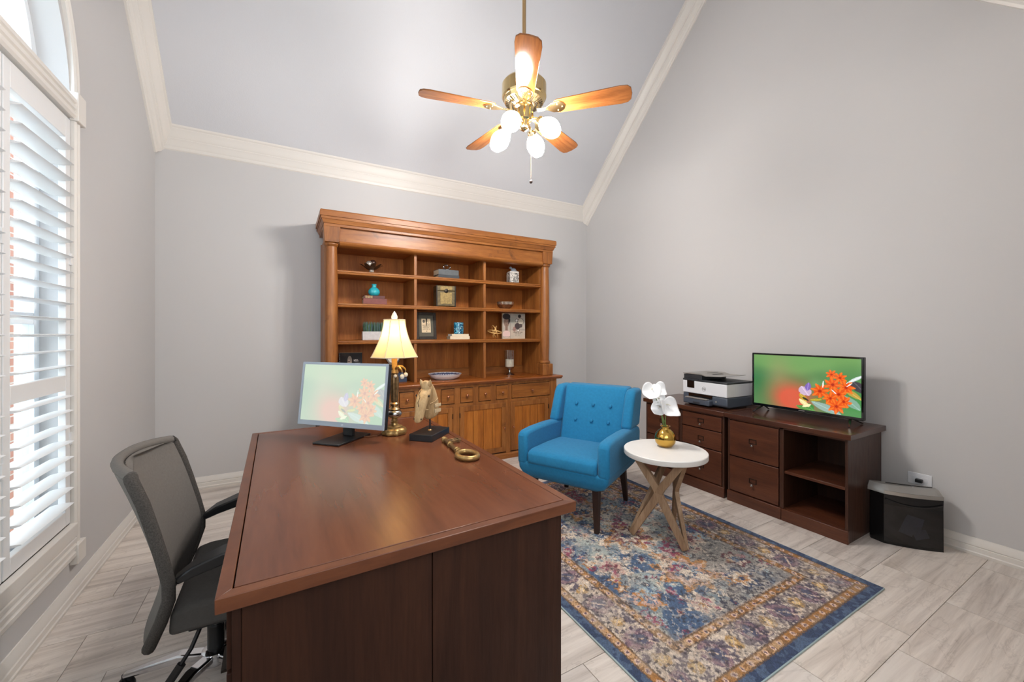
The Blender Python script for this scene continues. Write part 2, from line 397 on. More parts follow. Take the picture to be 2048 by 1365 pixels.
# crown moulding
PROF = [(0, 0), (.15, 0), (.15, .014), (.138, .02), (.128, .02), (.118, .034), (.095, .046), (.086, .060), (.078, .060), (.074, .070), (.05, .086), (.03, .108), (.022, .108), (.018, .122), (0, .122)]
def mould(name, A, Bp, U, V, su=1, sv=1, prof=PROF):
    A, Bp, U, V = map(Vector, (A, Bp, U, V))
    return struct(B().rings([[p + U * u * su + V * v * sv for u, v in prof] for p in (A, Bp)]).make(name, 'trim_white', ang=20))
mould('trim_1', (XL, YB, ZE), (XR, YB, ZE), (0, 0, -1), (0, -CP, SP), .82, .86)
def along(x, s, e): return (x, YB - s * CP, ZE + s * SP), (x, YB - e * CP, ZE + e * SP)
LS = math.hypot(YB - YR, ZR - ZE)
mould('trim_2', *along(XR, -.1, LS + .10), (0, -SP, -CP), (-1, 0, 0))
mould('trim_3', *along(XL, -.1, LS + .10), (0, -SP, -CP), (1, 0, 0))
mould('trim_4', (XR, YR + .1 * CP, ZR + .1 * SP), (XR, YF, ZE), (0, SP, -CP), (-1, 0, 0), 1.15)
mould('trim_5', (XL, YR + .1 * CP, ZR + .1 * SP), (XL, YF, ZE), (0, SP, -CP), (1, 0, 0))
mould('trim_6', (XL, YF, ZE), (XR, YF, ZE), (0, 0, -1), (0, CP, SP), .82, .86)
BP = [(0, 0), (0, .018), (.018, .022), (.024, .018), (.050, .018), (.054, .013), (.060, .017), (.086, .013), (.096, .008), (.105, .006), (.105, 0)]
mould('baseboard_back', (XL, YB, 0), (XR, YB, 0), (0, 0, 1), (0, -1, 0), prof=BP)
mould('baseboard_left', (XL, YF, 0), (XL, YB, 0), (0, 0, 1), (1, 0, 0), prof=BP)
mould('baseboard_right', (XR, YF, 0), (XR, YB, 0), (0, 0, 1), (-1, 0, 0), prof=BP)

# ------------------------------------------------------------------ arched window in the left wall
win = bpy.data.objects.new('window_1', None); COL.objects.link(win); win.location = (XL, 0, 0); struct(win)
def casing(path, name, w=.056, t=.022):
    s_ = [(-w / 2, 0), (w / 2, 0), (w / 2, t * .7), (w * .3, t), (w * .12, t * .75), (-w * .12, t * .75), (-w * .3, t), (-w / 2, t * .7)]
    return B().sweep(path, s_, True, False, (1, 0, 0)).make(name, 'trim_white', win, ang=20)
hw = .028
casing([(0, WY1 + hw, .28), (0, WY1 + hw, WZS - .06)], 'casing'); casing([(0, WY0 - hw, .28), (0, WY0 - hw, WZS - .06)], 'casing')
casing([(0, WYC + (WR + hw) * math.cos(a), WZS + .07 + (WR + hw) * math.sin(a)) for a in np.linspace(0, PI, 49)], 'arch_casing')
for y in (WY1 + .036, WY0 - .036):
    B().box(0, .034, y - .046, y + .046, WZS - .07, WZS + .075).make('corner_block', 'trim_white', win, bevel=.004)
    B().box(0, .034, y - .046, y + .046, .19, .29).make('corner_block', 'trim_white', win, bevel=.004)
fl_ = [(.0, 0), (.0, .018), (.012, .026), (.030, .026), (.038, .018), (.046, .026), (.064, .026), (.072, .018), (.080, .026), (.098, .026), (.106, .018), (.11, 0)]
for zz, nm in ((WZS - .062, 'transom_moulding'), (.225, 'apron_moulding')):
    B().prism([(-.03 if b == 0 else b, zz + a) for a, b in fl_], WY0 - .0, WY1 + .0, 'y').make(nm, 'trim_white', win, ang=20)
B().box(-.14, .03, WY0, WY1, .335, .40).make('sill', 'trim_white', win, bevel=.004)
# the sash behind: two frames with panes, and the half-round light above
xs = -.125
for a, b in ((WY0, WYC), (WYC, WY1)):
    fr = B()
    fr.box(xs - .02, xs + .02, a, a + .05, .40, WZS - .06).box(xs - .02, xs + .02, b - .05, b, .40, WZS - .06)
    for z in (.40, 1.40, WZS - .115): fr.box(xs - .02, xs + .02, a + .05, b - .05, z, z + .055)
    fr.make('sash_frame', 'sash_white', win, bevel=.004)
    for z0, z1 in ((.455, 1.40), (1.455, WZS - .115)): B().box(xs - .003, xs + .003, a + .05, b - .05, z0, z1).make('pane', 'window_glass', win)
B().box(xs - .02, xs + .035, WYC - .03, WYC + .03, .40, WZS - .06).make('mullion', 'sash_blue', win, bevel=.003)
arc = lambda r, n=37: [(xs, WYC + r * math.cos(a), WZS + .05 + r * math.sin(a)) for a in np.linspace(0, PI, n)]
B().bar(arc(WR - .03), .05, .04, (1, 0, 0)).make('arch_sash', 'sash_white', win)
B().bar(arc(WR * .46), .035, .03, (1, 0, 0)).make('arch_muntin', 'sash_blue', win)
for a in (R(60), R(120)):
    B().bar([(xs, WYC + r * math.cos(a), WZS + .05 + r * math.sin(a)) for r in (WR * .46, WR - .04)], .024, .03, (1, 0, 0)).make('arch_muntin', 'sash_blue', win)
B().prism([(y, z) for _, y, z in arc(WR - .03)], xs - .003, xs + .003, 'x').make('arch_pane', 'window_glass', win)
# plantation shutters: three louvred panels
lv = [(.0445 * math.cos(a), .0062 * math.sin(a) * (1 if abs(math.cos(a)) < .9 else .8)) for a in np.linspace(0, 2 * PI, 15)[:-1]]
PW = (WY1 - WY0) / 3; cpos = ('nearest the doorway', 'in the middle of the arched window', 'nearest the bookcase wall')
for p in range(3):
    a = WY0 + p * PW; b = a + PW
    sh = thing('plantation_shutter', 'white louvred plantation shutter panel of the arched window, ' + cpos[p], 'shutter', (XL - .012, (a + b) / 2, 0), 0, 'plantation shutter panels')
    h = PW / 2 - .004; sw = .046
    for s_ in (-1, 1): B().box(-.014, .014, min(s_ * h, s_ * (h - sw)), max(s_ * h, s_ * (h - sw)), .405, 2.43).make('stile', 'shutter_white', sh, bevel=.003)
    for z0, z1 in ((.405, .475), (1.075, 1.15), (2.325, 2.43)): B().box(-.014, .014, -h + sw, h - sw, z0, z1).make('rail', 'shutter_white', sh, bevel=.003)
    me = B().prism(lv, -h + sw + .002, h - sw - .002, 'y').mesh('louver')
    for z in [1.195 + .0765 * i for i in range(15)] + [.515 + .0765 * i for i in range(7)] + [1.045]:
        put('louver', me, 'shutter_white', sh, (0, 0, z), (0, R(-4), 0))
    for z in (.8, 1.7): B().box(.012, .020, h - .012, h + .004, z, z + .06).make('hinge', 'shutter_white', sh)
# outdoors beside the window
ext = B().box(-4.6, -4.45, .5, 12, -.3, 3.4).make('neighbour_wall', 'exterior_cream'); tag(ext, 'pale cream house wall seen outside through the shutters', 'wall')
ext = B().box(-1.9, -1.545, 3.55, 3.9, -.3, 3.2).make('brick_pier', 'brick_face'); tag(ext, 'red brick pier outside the arched window', 'wall')
ext = B().box(-30, XL - T - .01, -12, 30, -.34, -.3).make('ground', 'lawn'); ext['kind'] = 'structure'

# ------------------------------------------------------------------ ceiling fan
FX, FY = 1.37, 2.25
fan = thing('ceiling_fan', 'brass ceiling fan with five wooden blades and four lit glass shades', 'ceiling fan', (FX, FY, ZR), 0)
Z = lambda z: z - ZR
B().tube([(0, 0, -.005), (0, 0, Z(3.02))], .0125, 14).make('downrod', 'brass_satin', fan)
B().lathe([(.07, -.0), (.072, -.03), (.055, -.07), (.02, -.085)], 28).make('canopy', 'brass_satin', fan)
B().lathe([(.02, Z(3.06)), (.045, Z(3.04)), (.05, Z(3.02)), (.135, Z(3.0)), (.146, Z(2.985)), (.146, Z(2.905)), (.14, Z(2.895)), (.13, Z(2.89))], 48, cap=True).make('motor_housing', 'brass', fan, ang=30)
vp = B().lathe([(.136, Z(2.893)), (.128, Z(2.872)), (.07, Z(2.852)), (.062, Z(2.848))], 48).make('vent_plate', 'brass', fan, ang=30)
for i in range(36):
    a = 2 * PI * i / 36; c, s = math.cos(a), math.sin(a)
    B().bar([(.075 * c, .075 * s, Z(2.852)), (.122 * c, .122 * s, Z(2.8675))], .0035, .004, (0, 0, 1)).make('vent_rib', 'dark_metal', vp)
B().lathe([(.058, Z(2.85)), (.064, Z(2.838)), (.05, Z(2.83)), (.046, Z(2.77)), (.052, Z(2.765)), (.052, Z(2.758)), (.036, Z(2.75)), (.036, Z(2.715)), (.03, Z(2.70)), (.014, Z(2.688)), (.004, Z(2.686))], 32).make('switch_housing', 'brass', fan, ang=30)
toc = math.atan2(-FY, -FX)     # heading from the fan to the camera
BZ = 2.815
for i in range(5):
    a = toc + R(2) + i * 2 * PI / 5
    M = Matrix.Rotation(a, 4, 'Z') @ Matrix.Translation((0, 0, Z(BZ))) @ Matrix.Rotation(R(-12), 4, 'X')
    L0, L1 = .205, .675
    out = [(L0, -.045), (L0 + .02, -.056), (L1 - .06, -.072), (L1 - .02, -.066), (L1, -.045), (L1 + .006, 0), (L1, .045), (L1 - .02, .066), (L1 - .06, .072), (L0 + .02, .056), (L0, .045)]
    bl = B().prism(out, -.004, .004, 'z').make('blade', 'blade_wood', fan, bevel=.002); bl.matrix_local = M
    ir = B().prism([(.09, -.014), (.15, -.012), (.19, -.04), (.235, -.046), (.262, -.03), (.275, 0), (.262, .03), (.235, .046), (.19, .04), (.15, .012), (.09, .014)], -.0095, -.0045, 'z')
    ir.bar([(.09, 0, -.006), (.10, 0, .05)], .03, .006, (1, 0, 0))
    for q in ((.225, .025), (.225, -.025), (.255, 0)): ir.ball((*q, -.0105), .006, 10, (1, 1, .5))
    ii = ir.make('blade_iron', 'brass', fan, bevel=.001); ii.matrix_local = M
right = Vector((_c, -_s, 0)); away = Vector((_s, _c, 0))
for ad in (62, 152, 242, 332):
    d = (right * math.cos(R(ad)) + away * math.sin(R(ad))).normalized()
    ax = (d * math.sin(R(48)) - Vector((0, 0, 1)) * math.cos(R(48))).normalized()
    p0 = Vector((0, 0, Z(2.735))) + d * .035
    p1 = p0 + d * .055 + Vector((0, 0, .012)); p2 = p1 + ax * .03
    arm = B().tube([p0, (p0 + p1) / 2 + Vector((0, 0, .012)), p1, p2], .0085, 10).make('light_arm', 'brass', fan)
    Mx = Matrix.Translation(p2) @ ax.to_track_quat('Z', 'Y').to_matrix().to_4x4()
    B().lathe([(.012, -.012), (.028, -.006), (.03, .014), (.026, .02)], 20, Mx).make('shade_holder', 'brass', arm)
    B().lathe([(.023, .012), (.034, .026), (.050, .052), (.059, .080), (.060, .102), (.053, .128), (.041, .150), (.028, .164), (.010, .171), (.001, .172)], 28, Mx).make('glass_shade', 'lamp_glass', arm)
chx = right * .045 + away * .0
ch = B()
for i in range(46): ch.ball((chx.x, chx.y, Z(2.705) - i * .0075), .0016, 6)
chn = ch.make('pull_chain', 'brass_satin', fan)
B().ball((chx.x, chx.y, Z(2.705) - .352), .0105, 14, (1, 1, 1.15)).make('chain_knob', 'leg_dark', chn)

# ------------------------------------------------------------------ hutch
HX, HY = 1.51, 3.80; HD = .56
hu = thing('hutch', 'large honey-brown wooden hutch with columns, open shelves and panelled doors', 'hutch', (HX, HY, 0))
W = 1.245
B().box(-W, W, .012, HD, .06, .83).make('base_carcass', 'hutch_glaze', hu, bevel=.002)
B().prism([(-.012, 0), (HD, 0), (HD, .062), (.004, .062), (-.006, .052), (-.012, .048)], -W - .012, W + .012, 'x').make('plinth', 'hutch_wood_h', hu, bevel=.002)
DX = [(-1.13, -.63), (-.575, -.035), (.035, .575), (.63, 1.13)]
big = [(-1.15, -.645), (.645, 1.15)]; small = [(-.6025 + .205 * i + .03, -.6025 + .205 * i + .175) for i in range(6)]
ff = B()
Zd0, Zd1 = .075, .605
ff.box(-W, W, 0, .014, .80, .83).box(-W, W, 0, .014, .61, .64)
xs_ = sorted([v for p in DX for v in p]); ed = [-W] + xs_ + [W]
for a, b in zip(ed[::2], ed[1::2]): ff.box(a, b, 0, .014, .06, .61)
xs_ = sorted([v for p in big + small for v in p]); ed = [-W] + xs_ + [W]
for a, b in zip(ed[::2], ed[1::2]): ff.box(a, b, 0, .014, .64, .80)
ff.make('face_frame', 'hutch_wood', hu, bevel=.0015)
def knob(parent, x, y, z, r=.013, mat='brass_satin'):
    M = Matrix.Translation((x, y, z)) @ Matrix.Rotation(R(90), 4, 'X')
    return B().lathe([(.006, -.004), (.005, .010), (r * .8, .015), (r, .021), (r * .85, .028), (r * .3, .032), (.0005, .0325)], 16, M).make('knob', mat, parent)
plain('copper', (186, 124, 88), .25, .9)
for a, b in big + small:
    g = .004; d = B().box(a + g, b - g, -.002, .02, .648, .792)
    dr = d.make('drawer', 'hutch_wood_h', hu, bevel=.003)
    rim = B()
    for q in ((a + g, b - g, .648, .654), (a + g, b - g, .786, .792)): rim.box(q[0], q[1], -.006, -.001, q[2], q[3])
    for q in ((a + g, a + g + .006), (b - g - .006, b - g)): rim.box(q[0], q[1], -.006, -.001, .648, .792)
    rim.make('bead', 'hutch_wood', dr, bevel=.001)
    knob(dr, (a + b) / 2, -.002, .72, .015, 'copper')
for i, (a, b) in enumerate(DX):
    g = .003; f = .052; z0, z1 = Zd0 + .002, Zd1 + .002
    d = B(); d.box(a + g, a + f, -.004, .016, z0, z1).box(b - f, b - g, -.004, .016, z0, z1).box(a + f, b - f, -.004, .016, z0, z0 + f).box(a + f, b - f, -.004, .016, z1 - f, z1)
    dr = d.make('door', 'hutch_wood', hu, bevel=.003)
    n = 4; pw = (b - a - 2 * f) / n
    for k in range(n):
        x0 = a + f + k * pw
        B().box(x0 + .0015, x0 + pw - .0015, .003, .012, z0 + f, z1 - f).make('plank', 'plank_wood', dr, bevel=.0025)
    left = i % 2 == 0
    knob(dr, (b - .028 if left else a + .028), -.004, .335, .013, 'copper')
    hx = a + .004 if left else b - .004
    for hz in (z0 + .09, z1 - .09): B().tube([(hx, -.005, hz - .025), (hx, -.005, hz + .025)], .005, 8).make('hinge', 'dark_metal', dr)
B().prism([(-.022, .828), (HD, .828), (HD, .866), (-.034, .866), (-.042, .862), (-.044, .852), (-.040, .846), (-.030, .843)], -W - .06, W + .06, 'x').make('countertop', 'hutch_counter', hu, bevel=.003)
ZC = .866
B().box(-1.2, 1.2, HD - .02, HD, ZC, 2.22).make('back_panel', 'hutch_back', hu)
B().box(-1.10, 1.10, HD - .036, HD - .02, ZC, ZC + .085).make('back_rail', 'hutch_wood_h', hu, bevel=.002)
for s in (-1, 1):
    B().box(min(s * 1.10, s * 1.20), max(s * 1.10, s * 1.20), .13, HD, ZC, 2.2).make('side_panel', 'hutch_wood', hu, bevel=.002)
    cx = s * 1.147; M = Matrix.Translation((cx, .10, 0))
    B().lathe([(.050, 1.035), (.054, 1.2), (.055, 1.5), (.053, 1.85), (.047, 2.135)], 32, M).make('column', 'hutch_wood', hu, ang=30)
    B().lathe([(.054, 1.0), (.064, 1.006), (.066, 1.018), (.060, 1.028), (.052, 1.036)], 32, M).make('column_base', 'hutch_wood', hu, ang=30)
    B().lathe([(.049, 2.125), (.056, 2.13), (.064, 2.142), (.064, 2.15), (.058, 2.158)], 32, M).make('column_capital', 'hutch_wood', hu, ang=30)
    B().box(cx - .07, cx + .07, .03, .17, ZC, 1.0).make('column_plinth', 'hutch_wood', hu, bevel=.008, seg=3)
    B().prism([(cx - .058, 2.158), (cx + .058, 2.158), (cx + .068, 2.30), (cx - .068, 2.30)], .03, .17, 'y').make('corner_block', 'hutch_wood', hu, bevel=.003)
SH = [1.29, 1.63, 1.928]
for z in SH:
    B().prism([(.115, z - .034), (.125, z - .038), (.52, z - .03), (HD - .02, z - .03), (HD - .02, z), (.118, z), (.110, z - .004), (.110, z - .014), (.116, z - .018), (.112, z - .022)], -1.10, 1.10, 'x').make('shelf', 'hutch_wood_h', hu, bevel=.0015)
zz = [ZC] + SH + [2.16]
for x in (-.38, .38):
    for i in range(4):
        z0 = zz[i]; z1 = zz[i + 1] - (.034 if i < 3 else .01)
        B().box(x - .014, x + .014, .125, HD - .02, z0, z1).make('divider', 'hutch_wood', hu, bevel=.003)
B().box(-1.10, 1.10, .06, HD, 2.15, 2.30).make('frieze', 'hutch_wood_h', hu, bevel=.002)
B().prism([(.06, 2.175), (.045, 2.172), (.040, 2.160), (.046, 2.148), (.058, 2.14), (.075, 2.132), (.13, 2.132), (.13, 2.175)], -1.085, 1.085, 'x').make('frieze_moulding', 'hutch_wood_h', hu, bevel=.001)
def ring_box(bb, x, y, z0, z1, x2=None, y2=None):
    x2 = x if x2 is None else x2; y2 = y if y2 is None else y2
    lo = [(-x, y, z0), (x, y, z0), (x, HD, z0), (-x, HD, z0)]; hi = [(-x2, y2, z1), (x2, y2, z1), (x2, HD, z1), (-x2, HD, z1)]
    bb.rings([[Vector(p) for p in lo], [Vector(p) for p in hi]])
cn = B(); ring_box(cn, 1.212, .028, 2.295, 2.318); ring_box(cn, 1.216, .022, 2.318, 2.352, 1.232, .010); ring_box(cn, 1.238, .004, 2.352, 2.36); ring_box(cn, 1.236, .008, 2.36, 2.376); ring_box(cn, 1.245, 0, 2.376, 2.42); ring_box(cn, 1.245, 0, 2.42, 2.432, 1.238, .008)
cn.make('cornice', 'hutch_wood_h', hu, bevel=.0015)

# ------------------------------------------------------------------ things on the shelves
S1, S2, S3, CT = 1.928, 1.63, 1.29, .866
def book_flat(label, w, d, h, loc, rot, cover, cloth='page', bands=0):
    t = thing('book', label, 'book', loc, rot, 'books on the hutch shelves')
    c = B(); th = min(.004, h * .15)
    c.box(-w / 2, w / 2, -d / 2, d / 2, 0, th).box(-w / 2, w / 2, -d / 2, d / 2, h - th, h).box(-w / 2, w / 2, -d / 2, -d / 2 + th, th, h - th)
    c.make('cover', cover, t, bevel=.0012)
    B().box(-w / 2 + .004, w / 2 - .004, -d / 2 + th, d / 2 - .004, th, h - th).make('page_block', cloth, t)
    for k in range(bands):
        x = -w / 2 + .015 + k * w * .09
        B().box(x, x + .006, -d / 2 - .0006, -d / 2 + .001, .002, h - .002).make('spine_band', 'gilt', t)
    return t
# top shelf, left bay: footed bowl with two spheres
t = thing('footed_bowl', 'dark bronze leaf-shaped footed bowl on the top hutch shelf', 'bowl', (.735, 4.05, S1))
B().lathe([(.036, 0), (.036, .006), (.024, .014), (.018, .03), (.022, .042), (.03, .046)], 20, mod=lambda a, k: 1 + .12 * math.cos(8 * a)).make('foot', 'orb_silver', t)
lf = B()
for k in range(8):
    a = 2 * PI * k / 8; c, s = math.cos(a), math.sin(a); p = []
    prof = [(.022, .042, .008), (.045, .052, .022), (.07, .07, .026), (.09, .085, .018), (.108, .092, .003)]
    rs = [[Vector((r * c - w * s, r * s + w * c, z)), Vector((r * c, r * s, z - .004)), Vector((r * c + w * s, r * s - w * c, z)), Vector((r * c, r * s, z + .003))] for r, z, w in prof]
    lf.rings(rs)
lf.make('leaf_rim', 'bowl_dark', t)
tag(B().ball((0, 0, .034), .034, 24).make('decor_sphere', 'orb_silver', None, (.708, 4.03, S1 + .056)), 'silvery mottled sphere in the footed leaf bowl', 'ornament')
tag(B().ball((0, 0, .03), .03, 24).make('decor_sphere', 'orb_dark', None, (.752, 4.068, S1 + .084)), 'dark brown sphere at the back of the footed leaf bowl', 'ornament')
# top shelf, middle bay
book_flat('grey cloth book lying at the bottom of the pair on the top shelf', .225, .17, .036, (1.50, 4.05, S1), R(-3), 'book_charcoal')
book_flat('taller grey book lying under the glass knot ornament', .225, .16, .056, (1.492, 4.05, S1 + .036), R(2), 'book_grey')
t = B()
kp = []
for i in range(80):
    a = 2 * PI * i / 80; kp.append((.030 * math.sin(a) + .013 * math.sin(2 * a), .012 * math.cos(3 * a), .040 - .022 * math.cos(a) - .008 * math.cos(2 * a)))
t.tube(kp, .0085, 10, True)
o = t.make('glass_knot', 'crystal', None, (1.495, 4.04, S1 + .0935)); tag(o, 'clear glass knot ornament on the grey books', 'ornament')
# top shelf, right bay: ginger jar with bird lid
t = thing('lidded_jar', 'square white jar with black ornament and a bird-shaped lid', 'jar', (2.305, 4.04, S1), R(-8))
def jarpat(u, v):
    c = np.zeros(u.shape + (3,)) + (222, 216, 206)
    n = fbm(u, v, 9, 5, 2); m = sst(.53, .56, n) * (1 - sst(.62, .66, n)); m2 = sst(.52, .56, vnoise(u, v, 15, 9)) * (np.abs(v - .48) < .36)
    c = mixc(c, (58, 56, 58), np.clip(m * 1.0 + m2 * .55, 0, 1) * (np.abs(v - .5) < .44)); return mixc(c, (60, 58, 60), (np.abs(v - .9) < .02) | (np.abs(v - .06) < .015))
B().box(-.056, .056, -.056, .056, 0, .135).make('jar_body', 'planter_white', t, bevel=.006)
canvas('jar_pattern', .104, .128, 46, 56, jarpat, 'ceramic_print', t, (0, -.0566, .067)); canvas('jar_pattern', .104, .128, 46, 56, jarpat, 'ceramic_print', t, (-.0566, 0, .067), (0, 0, R(-90)))
l = B().box(-.05, .05, -.05, .05, .135, .142).make('lid', 'planter_white', t, bevel=.003)
bd = B(); bd.ball((.008, 0, .163), .022, 16, (1.5, .9, 1)).ball((-.026, 0, .184), .014, 14).tube([(-.022, 0, .18), (-.008, 0, .17)], .012, 8).tube([(.03, 0, .16), (.05, 0, .152)], .008, 8, scales=[1, .5]).tube([(-.036, 0, .184), (-.047, 0, .181)], .004, 6, scales=[1, .2])
bd.make('bird', 'grey_bezel', l)
# second shelf, left bay
book_flat('thick dusty-red book lying at the bottom of the pair under the turquoise vase', .215, .16, .055, (.755, 4.03, S2), R(-4), 'book_red')
book_flat('thin maroon book with gold spine bands under the turquoise vase', .19, .15, .028, (.748, 4.03, S2 + .055), R(-2), 'book_maroon', bands=4)
o = B().lathe([(.026, 0), (.045, .012), (.055, .034), (.052, .056), (.036, .076), (.022, .086), (.020, .100), (.024, .112), (.027, .116), (.022, .116), (.017, .104), (.017, .09)], 36).make('vase', 'turquoise', None, (.752, 4.02, S2 + .083)); tag(o, 'small round turquoise glass vase on red books', 'vase')
# second shelf, middle bay
t = thing('trinket_box', 'tall antique box with brass latch plate and dark framing', 'box', (1.475, 4.05, S2), R(-6))
B().box(-.10, .10, -.075, .075, .01, .165).make('box_body', 'old_box', t, bevel=.004)
B().box(-.102, .102, -.077, .077, .167, .222).make('lid', 'old_box', t, bevel=.006)
B().box(-.062, .062, -.0785, -.074, .03, .15).make('front_panel', 'old_box_panel', t, bevel=.002); B().box(-.064, .064, -.0805, -.076, .175, .214).make('front_panel', 'old_box_panel', t, bevel=.002)
B().lathe([(.001, 0), (.021, .002), (.022, .006), (.012, .010), (.001, .011)], 20, Matrix.Translation((0, -.078, .166)) @ Matrix.Rotation(R(90), 4, 'X')).make('latch', 'dark_metal', t)
for sx in (-1, 1):
    B().box(sx * .098 - .007, sx * .098 + .007, -.081, -.068, 0, .222).make('corner_post', 'dark_metal', t, bevel=.002)
    for sy in (-1, 1): B().box(sx * .09 - .01, sx * .09 + .01, sy * .065 - .01, sy * .065 + .01, 0, .011).make('foot', 'dark_metal', t)
# second shelf, right bay
t = thing('decor_bowl', 'shallow silver bowl with bronze underside on the second shelf', 'bowl', (2.215, 4.06, S2))
B().lathe([(.05, 0), (.052, .006), (.078, .028), (.098, .062), (.095, .062), (.074, .03), (.05, .012), (.001, .01)], 40).make('bowl_body', 'bowl_bronze', t)
B().lathe([(.0955, .052), (.1015, .075), (.103, .083), (.100, .084), (.097, .076), (.092, .055)], 40, cap=False).make('rim', 'bowl_silver', t)
# third shelf, left bay
t = thing('grass_planter', 'whitewashed rectangular planter with upright artificial grass', 'planter', (.755, 4.06, S3), R(-3))
pb = B(); pb.box(-.105, .105, -.04, .04, 0, .012)
for q in ((-.105, .105, -.04, -.033), (-.105, .105, .033, .04)): pb.box(*q, .012, .082)
for q in ((-.105, -.098), (.098, .105)): pb.box(*q, -.033, .033, .012, .082)
pb.make('planter_box', 'planter_white', t, bevel=.002)
B().box(-.098, .098, -.033, .033, .012, .075).make('soil', 'leg_dark', t)
for mt in ('grass', 'grass_blue'):
    gb = B()
    for i in range(260):
        x, y = random.uniform(-.094, .094), random.uniform(-.03, .03); h = random.uniform(.085, .112); dx, dy = random.uniform(-.008, .008), random.uniform(-.006, .006)
        a = random.uniform(0, PI); c, s = .0016 * math.cos(a), .0016 * math.sin(a)
        vs = [gb.bm.verts.new(p) for p in ((x - c, y - s, .074), (x + c, y + s, .074), (x + c + dx * .5, y + s + dy * .5, .074 + h * .6), (x + dx, y + dy, .074 + h), (x - c + dx * .5, y - s + dy * .5, .074 + h * .6))]; gb.face(vs)
    g = gb.make('grass_blades', mt, t); g['kind'] = 'stuff'
# third shelf, middle bay: framed certificate and blue candle holder on books
t = thing('picture_frame', 'dark carved picture frame with a printed cream card, leaning in the shelf', 'picture frame', (1.285, 4.06, S3), R(6))
tl = bpy.data.objects.new
def frame_parts(t, w, h, fw, fd, tilt, mat):
    M = Matrix.Rotation(R(-tilt), 4, 'X')
    for nm, q in (('frame_side', (-w / 2, -w / 2 + fw, 0, h)), ('frame_side', (w / 2 - fw, w / 2, 0, h)), ('frame_rail', (-w / 2 + fw, w / 2 - fw, 0, fw)), ('frame_rail', (-w / 2 + fw, w / 2 - fw, h - fw, h))):
        B().box(q[0], q[1], -fd / 2, fd / 2, q[2], q[3]).make(nm, mat, t, bevel=.004).matrix_local = M
    return M
M = frame_parts(t, .225, .285, .032, .018, 6, 'frame_dark')
B().box(-.081, .081, -.002, .004, .032, .253).make('mat_board', 'mat_grey', t).matrix_local = M
def cert(u, v):
    c = np.zeros(u.shape + (3,)) + (226, 204, 168); c = c + (fbm(u, v, 6, 3, 2)[..., None] - .5) * 14
    e = sst(0, .03, .13 - np.hypot((u - .25) * .85, v - .81)) * (.55 + .45 * vnoise(u, v, 26, 4)); c = mixc(c, (52, 46, 46), e)
    sc = (np.abs(v - .80 - .05 * np.sin(u * 30)) < .02) & (u > .42) & (u < .82); c = mixc(c, (70, 60, 54), sc * .8)
    for i in range(9):
        yy = .64 - i * .052; x0 = .5 if i < 2 else .1; ln = (np.abs(v - yy) < .012) & (u > x0) & (u < .9) & (vnoise(u, v * 0 + i, 22, 7 + i) > .3); c = mixc(c, (84, 72, 62), ln * .75)
    return mixc(c, (60, 46, 20), np.hypot((u - .55) * .75, v - .1) < .035)
o = canvas('printed_card', .10, .145, 60, 84, cert, 'print_matte', t); o.matrix_local = M @ Matrix.Translation((0, -.0035, .145))
B().bar([(0, .012, .22), (0, .07, .003)], .05, .004, (1, 0, 0)).make('easel_back', 'book_black', t)
book_flat('cream book lying at the bottom of the pair under the blue candle holder', .215, .15, .034, (1.63, 4.05, S3), R(-5), 'cream')
book_flat('thin tan book directly under the blue mosaic candle holder', .19, .14, .022, (1.632, 4.05, S3 + .034), R(-2), 'cream', cloth='paper_grey')
t = thing('candle_holder', 'round blue mosaic glass candle holder on cream books', 'candle holder', (1.635, 4.045, S3 + .056))
def mosaic(u, v):
    r = RNG.random((26, 40)); a = r[(v * 25.99).astype(int), (u * 39.99).astype(int)]; g = (np.abs((v * 26) % 1 - .5) > .42) | (np.abs((u * 40) % 1 - .5) > .42)
    c = np.zeros(u.shape + (3,)) + (14, 62, 96); c = mixc(c, (34, 138, 176), a > .45); c = mixc(c, (120, 214, 232), a > .74); c = mixc(c, (226, 248, 250), a > .92); return mixc(c, (8, 30, 46), g * .8)
cyl = lambda u, v: np.stack([.053 * np.cos(u * 2 * PI), .053 * np.sin(u * 2 * PI), .003 + v * .122], -1)
canvas('mosaic_wall', 1, 1, 160, 100, mosaic, 'mosaic_print', t, shape=cyl)
B().lathe([(.053, 0), (.053, .003), (.048, .005), (.048, .124), (.052, .126), (.053, .125)], 40, cap=True).make('glass_liner', 'blue_mosaic_dark', t)
